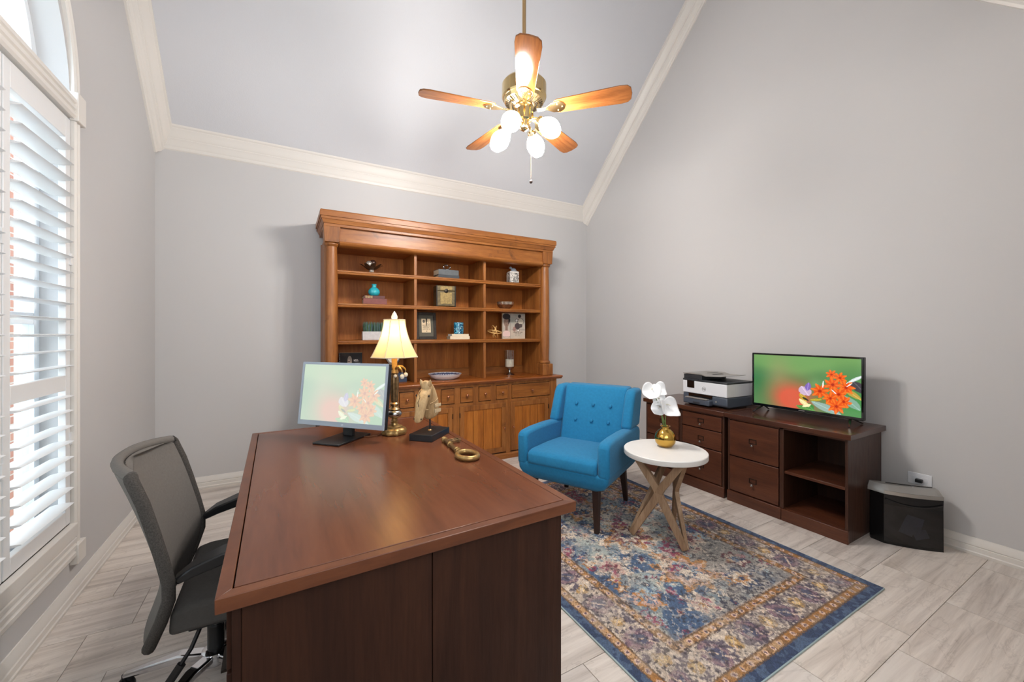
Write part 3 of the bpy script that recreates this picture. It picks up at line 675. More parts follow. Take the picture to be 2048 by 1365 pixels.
# third shelf, right bay: ring sphere and art block
t = thing('ring_sphere', 'gold wire sphere of interlocking rings on the third shelf', 'ornament', (2.065, 4.03, S3 + .081))
for i, (ax, an) in enumerate((((1, 0, .3), 15), ((.2, 1, 0), 70), ((0, .4, 1), 40), ((1, 1, .2), 110))):
    q = Matrix.Rotation(R(an), 3, Vector(ax).normalized()); r = .078 - .0035 * i
    B().tube([q @ Vector((r * math.cos(2 * PI * k / 48), r * math.sin(2 * PI * k / 48), 0)) for k in range(48)], .0052, 8, True).make('ring', 'gold_wire', t)
def art(u, v):
    c = mixc(np.zeros(u.shape + (3,)) + (196, 180, 166), (176, 172, 160), sst(.3, .7, fbm(u, v, 5, 21)))
    c = mixc(c, (150, 158, 150), ((u > .34) & (u < .7) & (v > .62)) * .6 * fbm(u, v, 18, 8)); c = mixc(c, (206, 186, 162), (v < .32) * .5)
    fx, fy = u - .17, v - .66
    c = mixc(c, (146, 120, 104), np.hypot(fx / .12, fy / .20) < 1); c = mixc(c, (40, 34, 36), (np.hypot(fx / .17, (v - .88) / .12) < 1) | ((np.hypot(fx / .16, (v - .74) / .2) < 1) & (u > .25))); c = mixc(c, (140, 112, 98), (np.abs(fx - .0) < .055) & (v > .3) & (v < .5))
    c = mixc(c, (226, 196, 188), np.hypot(fx / .17, (v - .18) / .14) < 1); c = mixc(c, (96, 66, 62), (np.hypot(fx / .035, (v - .545) / .012) < 1) | (np.hypot((fx - .035) / .025, (v - .7) / .012) < 1) | (np.hypot((fx + .045) / .025, (v - .7) / .012) < 1))
    c = mixc(c, (84, 74, 72), (np.abs(u - .335) < .004) | ((np.abs(v - .07) < .006) & (u < .34)))
    for x, y, r, co in ((.80, .68, .13, (206, 198, 180)), (.62, .73, .055, (232, 228, 222)), (.75, .9, .065, (38, 34, 36)), (.66, .5, .12, (70, 58, 60)), (.80, .52, .07, (84, 74, 72)), (.69, .33, .05, (236, 230, 224))):
        d = np.hypot((u - x), (v - y)); c = mixc(c, co, d < r); c = mixc(c, (72, 64, 62), np.abs(d - r) < .008)
    c = mixc(c, (150, 96, 88), (np.hypot((u - .52) / .07, (v - .38) / .1) < 1) * .6)
    for i in range(3):
        c = mixc(c, (110, 92, 80), ((np.abs(v - .25 + .055 * i) < .012) & (u > .46 + .05 * i) & (u < .88 - .06 * i) & (vnoise(u, v * 0, 40, 30 + i) > .35)) * .8)
    return mixc(c, (80, 66, 58), (np.abs(v - .345) < .006) & (u > .4))
t = thing('art_block', 'square art block with a collage of a woman and round dials', 'artwork', (2.355, 4.11, S3), R(-4))
B().box(-.148, .148, -.012, .012, 0, .297).make('block', 'cream', t, bevel=.001); canvas('print', .294, .293, 150, 150, art, 'print_matte', t, (0, -.0126, .1485))
# counter, left bay
t = thing('book', 'black upright book with a pale portrait on its cover, behind the monitor', 'book', (.555, 4.13, CT), R(-8), 'books on the hutch shelves')
B().box(-.105, .105, -.016, .016, 0, .30).make('cover', 'book_black', t, bevel=.002); B().box(-.1, .1025, -.012, .012, .296, .3012).make('page_block', 'page', t)
def cov(u, v):
    c = np.zeros(u.shape + (3,)) + (30, 26, 26); c = mixc(c, (62, 52, 48), sst(.4, .7, fbm(u, v, 4, 3)) * (u < .45) * .7)
    d = np.hypot((u - .46) / .1, (v - .74) / .17); c = mixc(c, (150, 140, 128), d < 1); c = mixc(c, (188, 164, 148), np.hypot((u - .43) / .065, (v - .68) / .12) < 1); c = mixc(c, (70, 56, 50), (np.abs(v - .72) < .015) & (np.abs(u - .43) < .05)); c = mixc(c, (70, 60, 58), np.hypot((u - .4) / .3, (v - .32) / .3) < 1)
    for i in range(2): c = mixc(c, (206, 200, 196), ((np.abs(v - .76 + .11 * i) < .03) & (u > .62 + .02 * i) & (u < .84 + .06 * i) & (vnoise(u, v * 3, 46, 40 + i) > .42)))
    return mixc(c, (150, 146, 142), (np.abs(u - .03) < .01) & (vnoise(u * 0, v, 40, 3) > .4) & (v > .3))
canvas('cover_print', .206, .296, 90, 120, cov, 'print_matte', t, (0, -.0166, .15))
book_flat('navy book lying at the bottom of the pair under the round clock', .24, .17, .042, (.95, 4.12, CT), R(4), 'book_navy')
book_flat('dark blue book lying directly under the round clock', .22, .16, .045, (.945, 4.12, CT + .042), R(-3), 'book_blue')
t = thing('table_clock', 'round silvery clock with white dial on an ornate stand, behind the lamp', 'clock', (.955, 4.12, CT + .087))
B().lathe([(.055, 0), (.056, .008), (.04, .016), (.022, .03), (.018, .055), (.03, .07), (.034, .085), (.02, .092)], 24, mod=lambda a, k: 1 + .06 * math.cos(6 * a)).make('stand', 'antique_bronze', t)
Mc = Matrix.Translation((0, 0, .158)) @ Matrix.Rotation(R(90), 4, 'X')
B().lathe([(.001, -.016), (.066, -.016), (.076, -.008), (.077, .006), (.07, .014), (.058, .016), (.056, .011), (.001, .0105)], 36, Mc).make('clock_case', 'silver', t)
dl = B().lathe([(.001, .0112), (.055, .0112), (.055, .0125), (.001, .0125)], 36, Mc).make('dial', 'crystal_white', t)
B().bar([(0, -.0135, .158), (.02, -.0135, .178)], .004, .001, (0, 1, 0)).bar([(0, -.0138, .158), (-.012, -.0138, .196)], .003, .001, (0, 1, 0)).make('hands', 'book_black', dl)
# counter, middle bay: decorated dish
t = thing('shallow_dish', 'white shallow dish with blue and white patterned inside on the hutch counter', 'dish', (1.49, 4.07, CT))
def dishpat(u, v):
    c = np.zeros(u.shape + (3,)) + (34, 54, 96); a = u * 44; d = np.hypot((a % 1 - .5), (v * 5 % 1 - .5) * 1.0)
    c = mixc(c, (236, 238, 242), (d < .33) & (v > .2) & (v < .8)); c = mixc(c, (236, 238, 240), (v > .88) & ((u * 60 % 1) < .5)); c = mixc(c, (214, 222, 236), (v < .16) & (vnoise(u, v, 30, 2) > .5)); return mixc(c, (20, 34, 70), v > .97)
ov = lambda u, v: np.stack([(.045 + .128 * v) * np.cos(u * 2 * PI), .97 * (.045 + .128 * v) * np.sin(u * 2 * PI), .010 + .046 * v ** 1.6], -1)
canvas('pattern', 1, 1, 200, 40, dishpat, 'ceramic_print', t, shape=ov)
md = Matrix.Diagonal((1, .97, 1, 1))
B().lathe([(.10, 0), (.105, .003), (.15, .022), (.174, .054), (.176, .058), (.1725, .056), (.146, .026), (.10, .009), (.001, .008)], 56, md).make('dish_body', 'white_plastic', t)
# counter, right bay: hurricane candle
t = thing('hurricane_candle', 'clear glass hurricane candle holder on a silver foot with white candle', 'candle holder', (2.285, 4.08, CT))
B().lathe([(.058, 0), (.06, .006), (.05, .016), (.028, .024), (.014, .036), (.012, .058), (.02, .066), (.034, .076), (.05, .082), (.052, .088), (.001, .088)], 36).make('foot', 'silver', t)
B().lathe([(.034, .089), (.058, .094), (.066, .112), (.068, .15), (.068, .29), (.066, .29), (.066, .15), (.064, .114), (.056, .097), (.034, .092)], 40, cap=False).make('glass_cylinder', 'hurricane_glass', t)
B().lathe([(.047, .0975), (.05, .101), (.05, .18), (.046, .184), (.001, .182)], 32).make('candle', 'candle_wax', t)
B().tube([(0, 0, .18), (.001, 0, .195)], .0015, 6).make('wick', 'book_black', t)

# ------------------------------------------------------------------ rug
RX0, RX1, RY0, RY1 = 1.185, 2.765, .868, 3.02
rug = thing('area_rug', 'blue, cream and rust patterned area rug with a traditional border', 'rug', ((RX0 + RX1) / 2, (RY0 + RY1) / 2, 0))
rw, rh = RX1 - RX0, RY1 - RY0
B().box(-rw / 2, rw / 2, -rh / 2, rh / 2, .0005, .0075).make('binding', 'rug_binding', rug, bevel=.003)
def rugpat(u, v):
    x, y = u * rw, v * rh; rng = np.random.default_rng(5)
    dx = np.minimum(x, rw - x); dy = np.minimum(y, rh - y); d = np.minimum(dx, dy)
    uu, vv = x, y
    jit = rng.random(u.shape); n1 = fbm(uu, vv, 3.0, 2); n2 = fbm(uu, vv, 26, 9, 3); n3 = fbm(uu, vv, 70, 15, 2); n4 = fbm(uu, vv, 6, 31, 4)
    wx = x + (n2 - .5) * .04 + (rng.random(u.shape) - .5) * .007; wy = y + (fbm(uu, vv, 26, 77, 3) - .5) * .04 + (rng.random(u.shape) - .5) * .007
    d0 = d; d = d + (jit - .5) * .006
    # field: mottled blue-grey with worn patches
    c = mixc(np.zeros(u.shape + (3,)) + (116, 132, 142), (158, 166, 160), sst(.48, .60, n1)); c = mixc(c, (62, 88, 124), sst(.50, .60, n4) * .95)
    c = mixc(c, (150, 140, 130), sst(.54, .64, fbm(uu, vv, 4.4, 55)) * .8); c = mixc(c, (44, 46, 62), (sst(.58, .64, n3) * sst(.5, .6, fbm(uu, vv, 5, 63))) * .8)
    def rosette(c, cx, cy, r, cols, k=8, e=.24, sq=1.0):
        ddx, ddy = wx - cx, (wy - cy) / sq; rr = np.hypot(ddx, ddy); a = np.arctan2(ddy, ddx); s = rr / (r * (1 + e * np.cos(k * a)))
        for lim, col in cols: c = mixc(c, col, (s < lim) * (.62 + .38 * (n3 > .42)))
        return c
    cream, rust, blue, navy, wine, pink, sky = (204, 188, 168), (182, 118, 58), (78, 106, 140), (48, 62, 96), (112, 52, 62), (190, 152, 136), (146, 166, 174)
    rng2 = np.random.default_rng(8)
    spots = [(.79, 1.08, .19, 0), (.79, .62, .16, 1), (.79, 1.55, .18, 1), (.45, .85, .10, 2), (1.13, .85, .10, 2), (.45, 1.32, .11, 3), (1.13, 1.32, .11, 3), (.62, .40, .08, 2), (1.0, .42, .08, 3), (.55, 1.78, .10, 2), (1.05, 1.80, .10, 3), (.42, .55, .07, 1), (1.16, .55, .07, 4), (.42, 1.62, .08, 4), (1.17, 1.62, .08, 1)]
    sch = [[(1, cream), (.78, rust), (.58, wine), (.4, cream), (.2, navy)], [(1, rust), (.72, pink), (.45, blue), (.25, cream)], [(1, cream), (.7, pink), (.4, wine)], [(1, navy), (.75, cream), (.5, rust), (.25, navy)], [(1, wine), (.7, cream), (.4, blue)]]
    for cx, cy, r, k in spots: c = rosette(c, cx, cy, r, sch[k], 8 if r > .1 else 6)
    for i in range(150):
        cx, cy = rng2.uniform(.3, rw - .3), rng2.uniform(.3, rh - .3); r = rng2.uniform(.014, .036); c = rosette(c, cx, cy, r, [(1, (cream, cream, pink, rust, sky, navy)[rng2.integers(6)]), (.45, (wine, blue, rust, cream)[rng2.integers(4)])], 5, .35)
    # trailing vines
    vn = np.abs(np.sin(9 * wx + 3.2 * np.sin(5.3 * wy)) - np.cos(8 * wy + 2.6 * np.sin(6.1 * wx))); c = mixc(c, cream, (vn < .07) * (n3 > .40) * .75)
    c = mixc(c, (138, 52, 78), (sst(.63, .68, fbm(uu, vv, 9, 91)) * (n3 > .48)) * .9)
    # border bands
    along = np.where(dx < dy, y, x) + (rng.random(u.shape) - .5) * .005 + (n2 - .5) * .02
    def band(c, a, b, col): return mixc(c, col, (d >= a) & (d < b))
    c = band(c, .0, .30, (146, 128, 118)); bm = (d >= .095) & (d < .245)
    warm = sst(.42, .62, fbm(uu, vv, 3.2, 44))
    bc = mixc(np.zeros(u.shape + (3,)) + (140, 124, 116), (186, 168, 150), sst(.40, .56, np.where(x < rw * .4, .75, .32) + (n1 - .5)))
    bc = mixc(bc, (70, 62, 84), sst(.52, .6, n2) * .75); bc = mixc(bc, cream, sst(.57, .63, n3) * .8)
    ph = (along % .26) / .26 - .5; off = (d - .17)
    e1 = np.hypot(ph * .26, off * .9) + (n2 - .5) * .05
    bc = mixc(bc, (88, 70, 92), (e1 < .066) * (.35 + .55 * (n3 > .47))); bc = mixc(bc, (160, 120, 124), (np.abs(e1 - .05) < .008) * .55); bc = mixc(bc, (70, 80, 108), (e1 < .030) * .7)
    ph2 = ((along + .13) % .26) / .26 - .5; e2 = np.hypot(ph2 * .26, off) + (n2 - .5) * .028; bc = mixc(bc, (178, 134, 72), (e2 < .036) * (.4 + .5 * (n3 > .47))); bc = mixc(bc, (214, 180, 120), e2 < .016)
    vb = np.abs(off - .05 * np.sin(along * 24.2)); bc = mixc(bc, (196, 172, 150), (vb < .006) * (n3 > .42))
    c = np.where(bm[..., None], bc, c)
    for a, b in ((.045, .095), (.245, .295)):
        m = (d >= a) & (d < b); mid = (a + b) / 2; oc = mixc(np.zeros(u.shape + (3,)) + (170, 112, 52), (198, 152, 104), sst(.45, .6, np.where(x < rw * .45, .62, .38) + (n1 - .5) * .8)); oc = mixc(oc, (120, 80, 44), (n3 > .58) * .8)
        pp = ((along % .055) / .055 - .5) * .055; oc = mixc(oc, (206, 172, 150), np.hypot(pp, d - mid) < .013); oc = mixc(oc, (96, 66, 84), np.hypot(pp, d - mid) < .006)
        oc = mixc(oc, (110, 82, 60), (np.abs(d - a - .004) < .004) | (np.abs(d - b + .004) < .004)); c = np.where(m[..., None], oc, c)
    ec = mixc(np.zeros(u.shape + (3,)) + (72, 92, 122), (50, 66, 98), n2 > .52); c = np.where((d < .045)[..., None], ec, c)
    # pile speckle
    # worn, greyed look
    g = c.mean(-1, keepdims=True); c = g + (c - g) * .84; wear = sst(.50, .66, fbm(uu, vv, 7, 120, 5)); c = mixc(c, (162, 152, 142), wear * .4 * (d0 > .05))
    c = mixc(c, (206, 192, 178), (fbm(uu, vv, 60, 133, 2) > .66) * .5 * (d0 > .095)); c = mixc(c, (52, 48, 54), (fbm(uu, vv, 64, 141, 2) > .68) * .55 * (d0 > .095))
    return c * (.86 + .28 * jit[..., None]) * (.90 + .22 * n3[..., None]) * 1.03
NX, NY = int(rw / .0038), int(rh / .0038)
canvas('pile', rw - .012, rh - .008, NX, NY, rugpat, 'rug_pile', rug, (0, 0, .0085), flat=True)
ZG = .009

# ------------------------------------------------------------------ desk
desk = thing('desk', 'large dark brown wooden desk with a bordered glossy top', 'desk', (.367, 1.977, 0), R(1.0))
dw, dl_ = .5185, .862; DT = .762
B().box(-dw + .034, dw - .034, -dl_ + .034, dl_ - .034, DT - .036, DT).make('desktop', 'desk_top', desk, bevel=.0015)
e = .031
for nm, poly in (('a', [(-dw, -dl_), (dw, -dl_), (dw - e, -dl_ + e), (-dw + e, -dl_ + e)]), ('b', [(dw, -dl_), (dw, dl_), (dw - e, dl_ - e), (dw - e, -dl_ + e)]), ('c', [(dw, dl_), (-dw, dl_), (-dw + e, dl_ - e), (dw - e, dl_ - e)]), ('d', [(-dw, dl_), (-dw, -dl_), (-dw + e, -dl_ + e), (-dw + e, dl_ - e)])):
    B().prism(poly, DT - .036, DT - .0002, 'z').make('edge_band', 'desk_edge', desk, bevel=.002)
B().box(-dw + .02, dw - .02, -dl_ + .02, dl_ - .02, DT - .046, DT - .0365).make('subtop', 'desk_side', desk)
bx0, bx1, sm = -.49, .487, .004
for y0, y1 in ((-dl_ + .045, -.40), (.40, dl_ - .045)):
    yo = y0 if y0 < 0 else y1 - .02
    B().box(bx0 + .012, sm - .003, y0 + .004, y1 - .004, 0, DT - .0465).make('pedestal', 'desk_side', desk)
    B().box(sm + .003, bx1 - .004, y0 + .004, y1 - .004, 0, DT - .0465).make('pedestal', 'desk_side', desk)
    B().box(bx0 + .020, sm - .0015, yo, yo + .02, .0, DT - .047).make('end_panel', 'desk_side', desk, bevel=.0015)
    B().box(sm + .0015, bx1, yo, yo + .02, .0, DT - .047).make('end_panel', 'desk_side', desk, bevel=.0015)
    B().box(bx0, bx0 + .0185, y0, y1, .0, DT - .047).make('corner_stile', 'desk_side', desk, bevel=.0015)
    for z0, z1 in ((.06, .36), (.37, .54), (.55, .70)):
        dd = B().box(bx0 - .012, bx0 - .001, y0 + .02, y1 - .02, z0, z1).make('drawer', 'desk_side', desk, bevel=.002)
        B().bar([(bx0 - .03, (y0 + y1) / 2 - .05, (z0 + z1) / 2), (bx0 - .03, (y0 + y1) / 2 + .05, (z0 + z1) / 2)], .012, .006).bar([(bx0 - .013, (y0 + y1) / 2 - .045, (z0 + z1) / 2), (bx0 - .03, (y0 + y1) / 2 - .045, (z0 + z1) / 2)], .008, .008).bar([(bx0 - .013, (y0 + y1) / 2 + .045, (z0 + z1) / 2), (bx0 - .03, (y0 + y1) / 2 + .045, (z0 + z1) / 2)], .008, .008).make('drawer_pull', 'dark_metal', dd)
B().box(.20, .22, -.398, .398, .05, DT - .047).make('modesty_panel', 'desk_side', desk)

# ------------------------------------------------------------------ pictures on the two screens
def flower_picture(u, v, wash=0.):
    c = np.zeros(u.shape + (3,)) + (88, 134, 82); g = fbm(u, v, 2.2, 3, 2)
    c = mixc(c, (120, 166, 94), sst(.5, .9, v + (g - .5) * .5) * .8); c = mixc(c, (60, 120, 70), np.exp(-((u - .02) / .12) ** 2 - ((v - .45) / .3) ** 2) * .95)
    c = mixc(c, (150, 150, 100), np.exp(-((u - .27) / .12) ** 2 - ((v - .62) / .4) ** 2) * .6)
    c = mixc(c, (222, 92, 66), np.clip(np.exp(-((u - .40) / .20) ** 2 - ((v - .18) / .30) ** 2) * 1.25, 0, .95)); c = mixc(c, (120, 168, 110), np.exp(-((u - .62) / .06) ** 2 - ((v - .5) / .1) ** 2) * .6)
    c = mixc(c, (70, 150, 76), np.exp(-((u - .95) / .2) ** 2 - ((v - .2) / .4) ** 2) * .7)
    def leaf(c, x0, y0, x1, y1, w, col):
        L = np.hypot(x1 - x0, y1 - y0); tx, ty = (x1 - x0) / L, (y1 - y0) / L; s = ((u - x0) * tx + (v - y0) * ty) / L; n = (u - x0) * -ty + (v - y0) * tx
        m = (s > 0) & (s < 1) & (np.abs(n) < w * np.sin(np.clip(s, 0, 1) * PI) ** .8); c = mixc(c, col, m); return mixc(c, tuple(min(255, q + 34) for q in col), m & (np.abs(n) < .004))
    c = leaf(c, .58, .18, .84, .0, .06, (150, 178, 168)); c = leaf(c, .84, .36, .99, .12, .055, (132, 172, 150)); c = leaf(c, .44, .06, .62, .0, .05, (88, 146, 66)); c = leaf(c, .53, .14, .6, .02, .04, (70, 140, 60))
    c = leaf(c, .86, .48, 1.0, .3, .035, (190, 160, 70)); c = leaf(c, .93, .62, 1.04, .40, .06, (70, 66, 72)); c = leaf(c, .88, .56, 1.03, .74, .02, (214, 226, 224))
    rs = np.random.default_rng(4)
    for cx, cy, r in ((.76, .70, .075), (.83, .65, .085), (.88, .49, .105), (.77, .52, .115), (.82, .36, .11), (.75, .27, .10), (.66, .38, .12), (.86, .24, .10), (.80, .14, .115)):
        ddx, ddy = (u - cx) * 1.78, v - cy; a = np.arctan2(ddy, ddx); rr = np.hypot(ddx, ddy); pa = rs.random() * 6; p = r * 1.22 * (.80 + .20 * np.cos(7 * a + pa) + .06 * np.cos(15 * a)) ; m = rr < p
        c = mixc(c, (232, 84, 24), m); c = mixc(c, (246, 122, 40), m & (np.cos(7 * a + pa) > .45) & (rr > p * .3)); c = mixc(c, (176, 44, 18), rr < p * .22)
    for x0, y0, x1, y1 in ((.685, .44, .69, .58), (.80, .36, .76, .43), (.88, .5, .93, .58)):
        c = leaf(c, x0, y0, x1, y1, .006, (250, 244, 220))
    c = leaf(c, .478, .34, .565, .30, .05, (214, 186, 208)); c = leaf(c, .49, .44, .56, .27, .06, (206, 180, 206)); c = leaf(c, .545, .36, .56, .52, .028, (130, 104, 180)); c = leaf(c, .475, .3, .54, .16, .03, (196, 160, 50)); c = leaf(c, .50, .24, .56, .17, .016, (40, 36, 24))
    c = leaf(c, .47, .2, .56, .06, .03, (242, 226, 160)); c = leaf(c, .50, .05, .58, .12, .025, (246, 232, 170)); c = leaf(c, .56, .16, .70, .28, .014, (110, 130, 50)); c = leaf(c, .57, .2, .68, .23, .022, (180, 160, 40))
    return c * (1 - wash) + 235 * wash
# ------------------------------------------------------------------ monitor on the desk
mo = thing('computer_monitor', 'computer monitor with grey bezel and black stand showing a flower picture, on the desk', 'monitor', (.285, 2.425, DT), R(-46.6))
B().prism([(-.085, -.135), (.085, -.135), (.085, .135), (-.085, .135)], 0, .010, 'z').make('stand_base', 'black_plastic', mo, bevel=.003)
B().box(-.03, .035, .035, .06, .010, .20).make('stand_neck', 'black_plastic', mo, bevel=.004)
Mm = Matrix.Translation((-.025, .0, .066)) @ Matrix.Rotation(R(-7), 4, 'X')
mw, mh, bz = .292, .362, .014
B().box(-mw, mw, .004, .034, 0, mh).make('screen_shell', 'black_plastic', mo, bevel=.003).matrix_local = Mm
fr = B(); fr.box(-mw, mw, -.002, .004, 0, .027).box(-mw, mw, -.002, .004, mh - bz, mh).box(-mw, -mw + bz, -.002, .004, .027, mh - bz).box(mw - bz, mw, -.002, .004, .027, mh - bz)
fr.make('bezel', 'grey_bezel', mo, bevel=.001).matrix_local = Mm
o = canvas('screen', 2 * (mw - bz), mh - bz - .027, 200, 116, lambda u, v: flower_picture(u, v, .72) * (.96, .985, .965), 'monitor_picture', mo); o.matrix_local = Mm @ Matrix.Translation((0, .0015, (.027 + mh - bz) / 2))
o = lettering('logo', 'LG', .013, 'white_plastic', mo, (0, 0, 0), (0, 0, 0), .0003); o.matrix_local = Mm @ Matrix.Translation((.02, -.0024, .013)) @ Matrix.Rotation(R(90), 4, 'X')
# ------------------------------------------------------------------ table lamp
LX, LY = .566, 2.405
lamp = thing('table_lamp', 'ornate gilded candlestick lamp with a lit cream bell shade, on the desk', 'lamp', (LX, LY, DT))
def scal(a, k): return 1 + (.05 * math.cos(8 * a) if k < 4 else 0)
B().lathe([(.069, .004), (.072, .014), (.066, .028), (.058, .036), (.046, .040), (.046, .046), (.036, .050), (.026, .056)], 48, mod=scal).make('foot', 'antique_gold', lamp, ang=60)
for i in range(8):
    a = 2 * PI * i / 8; c, s = math.cos(a), math.sin(a)
    B().ball((.064 * c, .064 * s, .008), .011, 10, (1, 1, .75)).make('foot_scroll', 'antique_gold', lamp)
B().lathe([(.022, .056), (.019, .066), (.024, .072), (.017, .078), (.018, .092), (.026, .098)], 28).make('collar', 'antique_gold', lamp)
B().lathe([(.026, .098), (.036, .104), (.043, .116), (.043, .126), (.036, .136), (.024, .142)], 28).make('glass_orb', 'silver', lamp)
B().lathe([(.026, .142), (.032, .148), (.022, .158), (.019, .164), (.027, .172), (.027, .18), (.019, .188), (.021, .194)], 28).make('knop', 'brass_satin', lamp)
B().lathe([(.019, .194), (.021, .22), (.0245, .30), (.0235, .335), (.018, .352)], 24, mod=lambda a, k: 1 + .07 * math.cos(12 * a)).make('fluted_stem', 'antique_bronze', lamp, ang=60)
B().ball((0, -.022, .344), .0105, 12).make('rosette', 'crystal_white', lamp)
B().lathe([(.018, .352), (.026, .362), (.022, .372), (.018, .38)], 24).make('candle_cup', 'antique_gold', lamp)
for i in range(4):
    a = R(20) + i * PI / 2; c, s = math.cos(a), math.sin(a); ar = B()
    ar.tube([(.012 * c, .012 * s, .384), (.03 * c, .03 * s, .398), (.055 * c, .055 * s, .394), (.073 * c, .073 * s, .381), (.078 * c, .078 * s, .37)], .008, 8, scales=[1, 1, .8, .6, .5])
    a_ = ar.make('scroll_arm', 'candle_sleeve' if i < 2 else 'antique_gold', lamp)
    B().tube([(.078 * c, .078 * s, .372), (.078 * c, .078 * s, .355)], .0012, 6).ball((.078 * c, .078 * s, .343), .0135, 12, (1, 1, 1.1)).make('crystal_drop', 'crystal_white', a_)
B().lathe([(.016, .38), (.0165, .47), (.015, .474), (.001, .474)], 20).make('candle_sleeve', 'candle_sleeve', lamp)
B().lathe([(.001, .474), (.012, .478), (.018, .50), (.026, .53), (.024, .555), (.01, .57), (.001, .572)], 20).make('bulb', 'bulb', lamp)
NS = 8; zs0, zs1 = .456, .674
def shr(t): return .064 + (.140 - .064) * (1 - t) ** 1.7
def shp(t, a): return Vector((shr(t) * math.cos(a), shr(t) * math.sin(a), zs0 + (zs1 - zs0) * t))
for i in range(NS):
    a0, a1 = 2 * PI * i / NS + R(10), 2 * PI * (i + 1) / NS + R(10); pb = B()
    grid = [[shp(t, a0) * (1 - q) + shp(t, a1) * q for q in np.linspace(0, 1, 5)] for t in np.linspace(0, 1, 13)]
    pb.rings(grid, False, False); pb.make('shade_panel', 'shade_fabric', lamp)
    B().tube([shp(t, a0) for t in np.linspace(0, 1, 13)], .0026, 6).make('shade_rib', 'shade_trim', lamp)
for t in (0, 1): B().tube([shp(t, 2 * PI * i / NS + R(10)) for i in range(NS)], .0036, 6, True).make('shade_trim', 'shade_trim', lamp)
B().tube([(0, 0, .57), (0, 0, .69)], .002, 6).bar([(-.062, 0, .672), (.062, 0, .672)], .003, .003).make('harp', 'brass_satin', lamp)
B().lathe([(.006, .676), (.018, .684), (.0185, .694), (.011, .712), (.001, .726)], 6).make('finial', 'crystal_white', lamp, ang=10)
l = bpy.data.lights.new('lamp_light', 'POINT'); l.energy = 2.6; l.color = (1, .74, .40); l.shadow_soft_size = .025
o = bpy.data.objects.new('lamp_light', l); COL.objects.link(o); o.parent = lamp; o.location = (0, 0, .60)
B().tube([(-.07, .02, .004), (-.10, -.005, .004), (-.14, -.01, .004), (-.18, .015, .004), (-.23, .06, .004), (-.25, .14, .004)], .0028, 6).make('cord', 'cord_brown', lamp)

# ------------------------------------------------------------------ carved horse head
ho = thing('horse_head_sculpture', 'carved pale wooden horse head on a black block stand, on the desk', 'sculpture', (.7285, 2.2385, DT), R(-45.9))
B().box(-.07, .07, -.11, .11, 0, .036).make('base_block', 'black_plastic', ho, bevel=.002)
B().tube([(.0, .0, .036), (.0, .0, .145)], .0045, 12).make('rod', 'black_plastic', ho); B().lathe([(.012, .036), (.012, .039), (.006, .044)], 16).make('rod_collar', 'brass_satin', ho)
def oval_loft(bb, secs, n=20):
    """secs: (centre, forward-normal axis a-vector, side vector, ra, rb)"""
    rs = []
    for c, a, b_, ra, rb in secs:
        c, a, b_ = Vector(c), Vector(a).normalized(), Vector(b_).normalized()
        rs.append([c + a * (ra * math.cos(2 * PI * i / n)) + b_ * (rb * math.sin(2 * PI * i / n)) for i in range(n)])
    bb.rings(rs)
hh = B(); sd = (1, 0, 0)
oval_loft(hh, [((0, .052, .118), (0, 1, .35), sd, .057, .034), ((0, .052, .140), (0, 1, .30), sd, .058, .036), ((0, .046, .180), (0, 1, .45), sd, .052, .034), ((0, .032, .225), (0, 1, .75), sd, .047, .033), ((0, .010, .262), (0, 1, 1.3), sd, .041, .031), ((0, -.014, .286), (0, 1, 3), sd, .033, .028), ((0, -.03, .296), (0, .5, 3), sd, .018, .018)])
oval_loft(hh, [((0, -.012, .282), (0, 1, .6), sd, .020, .018), ((0, -.026, .262), (0, 1, .55), sd, .042, .032), ((0, -.042, .232), (0, 1, .5), sd, .044, .036), ((0, -.060, .196), (0, 1, .45), sd, .036, .030), ((0, -.075, .162), (0, 1, .45), sd, .028, .024), ((0, -.084, .138), (0, 1, .45), sd, .027, .025), ((0, -.090, .122), (0, 1, .45), sd, .021, .021), ((0, -.093, .115), (0, 1, .45), sd, .008, .010)])
head = hh.make('head', 'horse_wood', ho, ang=70, sub=1); head.location = (-.006, -.022, -.018); head.scale = (1.12, 1.10, 1.10)
for s in (-1, 1):
    er = B(); er.lathe([(.011, 0), (.0125, .012), (.009, .026), (.001, .038)], 10, Matrix.Translation((s * .019, -.012, .284)) @ Matrix.Rotation(R(14 * s), 4, 'Y') @ Matrix.Rotation(R(12), 4, 'X') @ Matrix.Diagonal((.8, 1, 1, 1))); er.make('ear', 'horse_wood', head)
    B().ball((s * .034, -.047, .240), .0075, 12, (.6, 1, .8)).make('eye', 'crack', head); B().ball((s * .019, -.098, .132), .004, 8).make('nostril', 'crack', head)
    B().tube([(s * .036, -.040, .200), (s * .040, .01, .205), (s * .035, .05, .215)], .0022, 6).tube([(s * .027, -.07, .175), (s * .030, -.045, .170)], .002, 6).make('bridle', 'horse_wood', head)
    for k in range(5):
        y = .018 + k * .014; z = .188 - k * .001
        B().box(s * .0345 - .0025, s * .0345 + .0025, y, y + .010, z - .016, z).make('carved_block', 'wood_ivory', head, bevel=.001); B().box(s * .0330 - .0025, s * .0330 + .0025, y + .002, y + .012, z - .046, z - .028).make('carved_block', 'wood_ivory', head, bevel=.001)
for k in range(8):
    tt = k / 7; y = -.004 + .096 * tt ** .85; z = .291 - .105 * tt ** 1.6
    B().ball((0, y, z), .012, 10, (.6, 1.1, 1)).make('mane_tuft', 'horse_wood', head)
B().tube([(.004, -.0735, .272), (-.003, -.080, .252), (.005, -.0835, .236), (-.004, -.088, .214), (.003, -.094, .19)], .0013, 6).make('crack_line', 'crack', head)
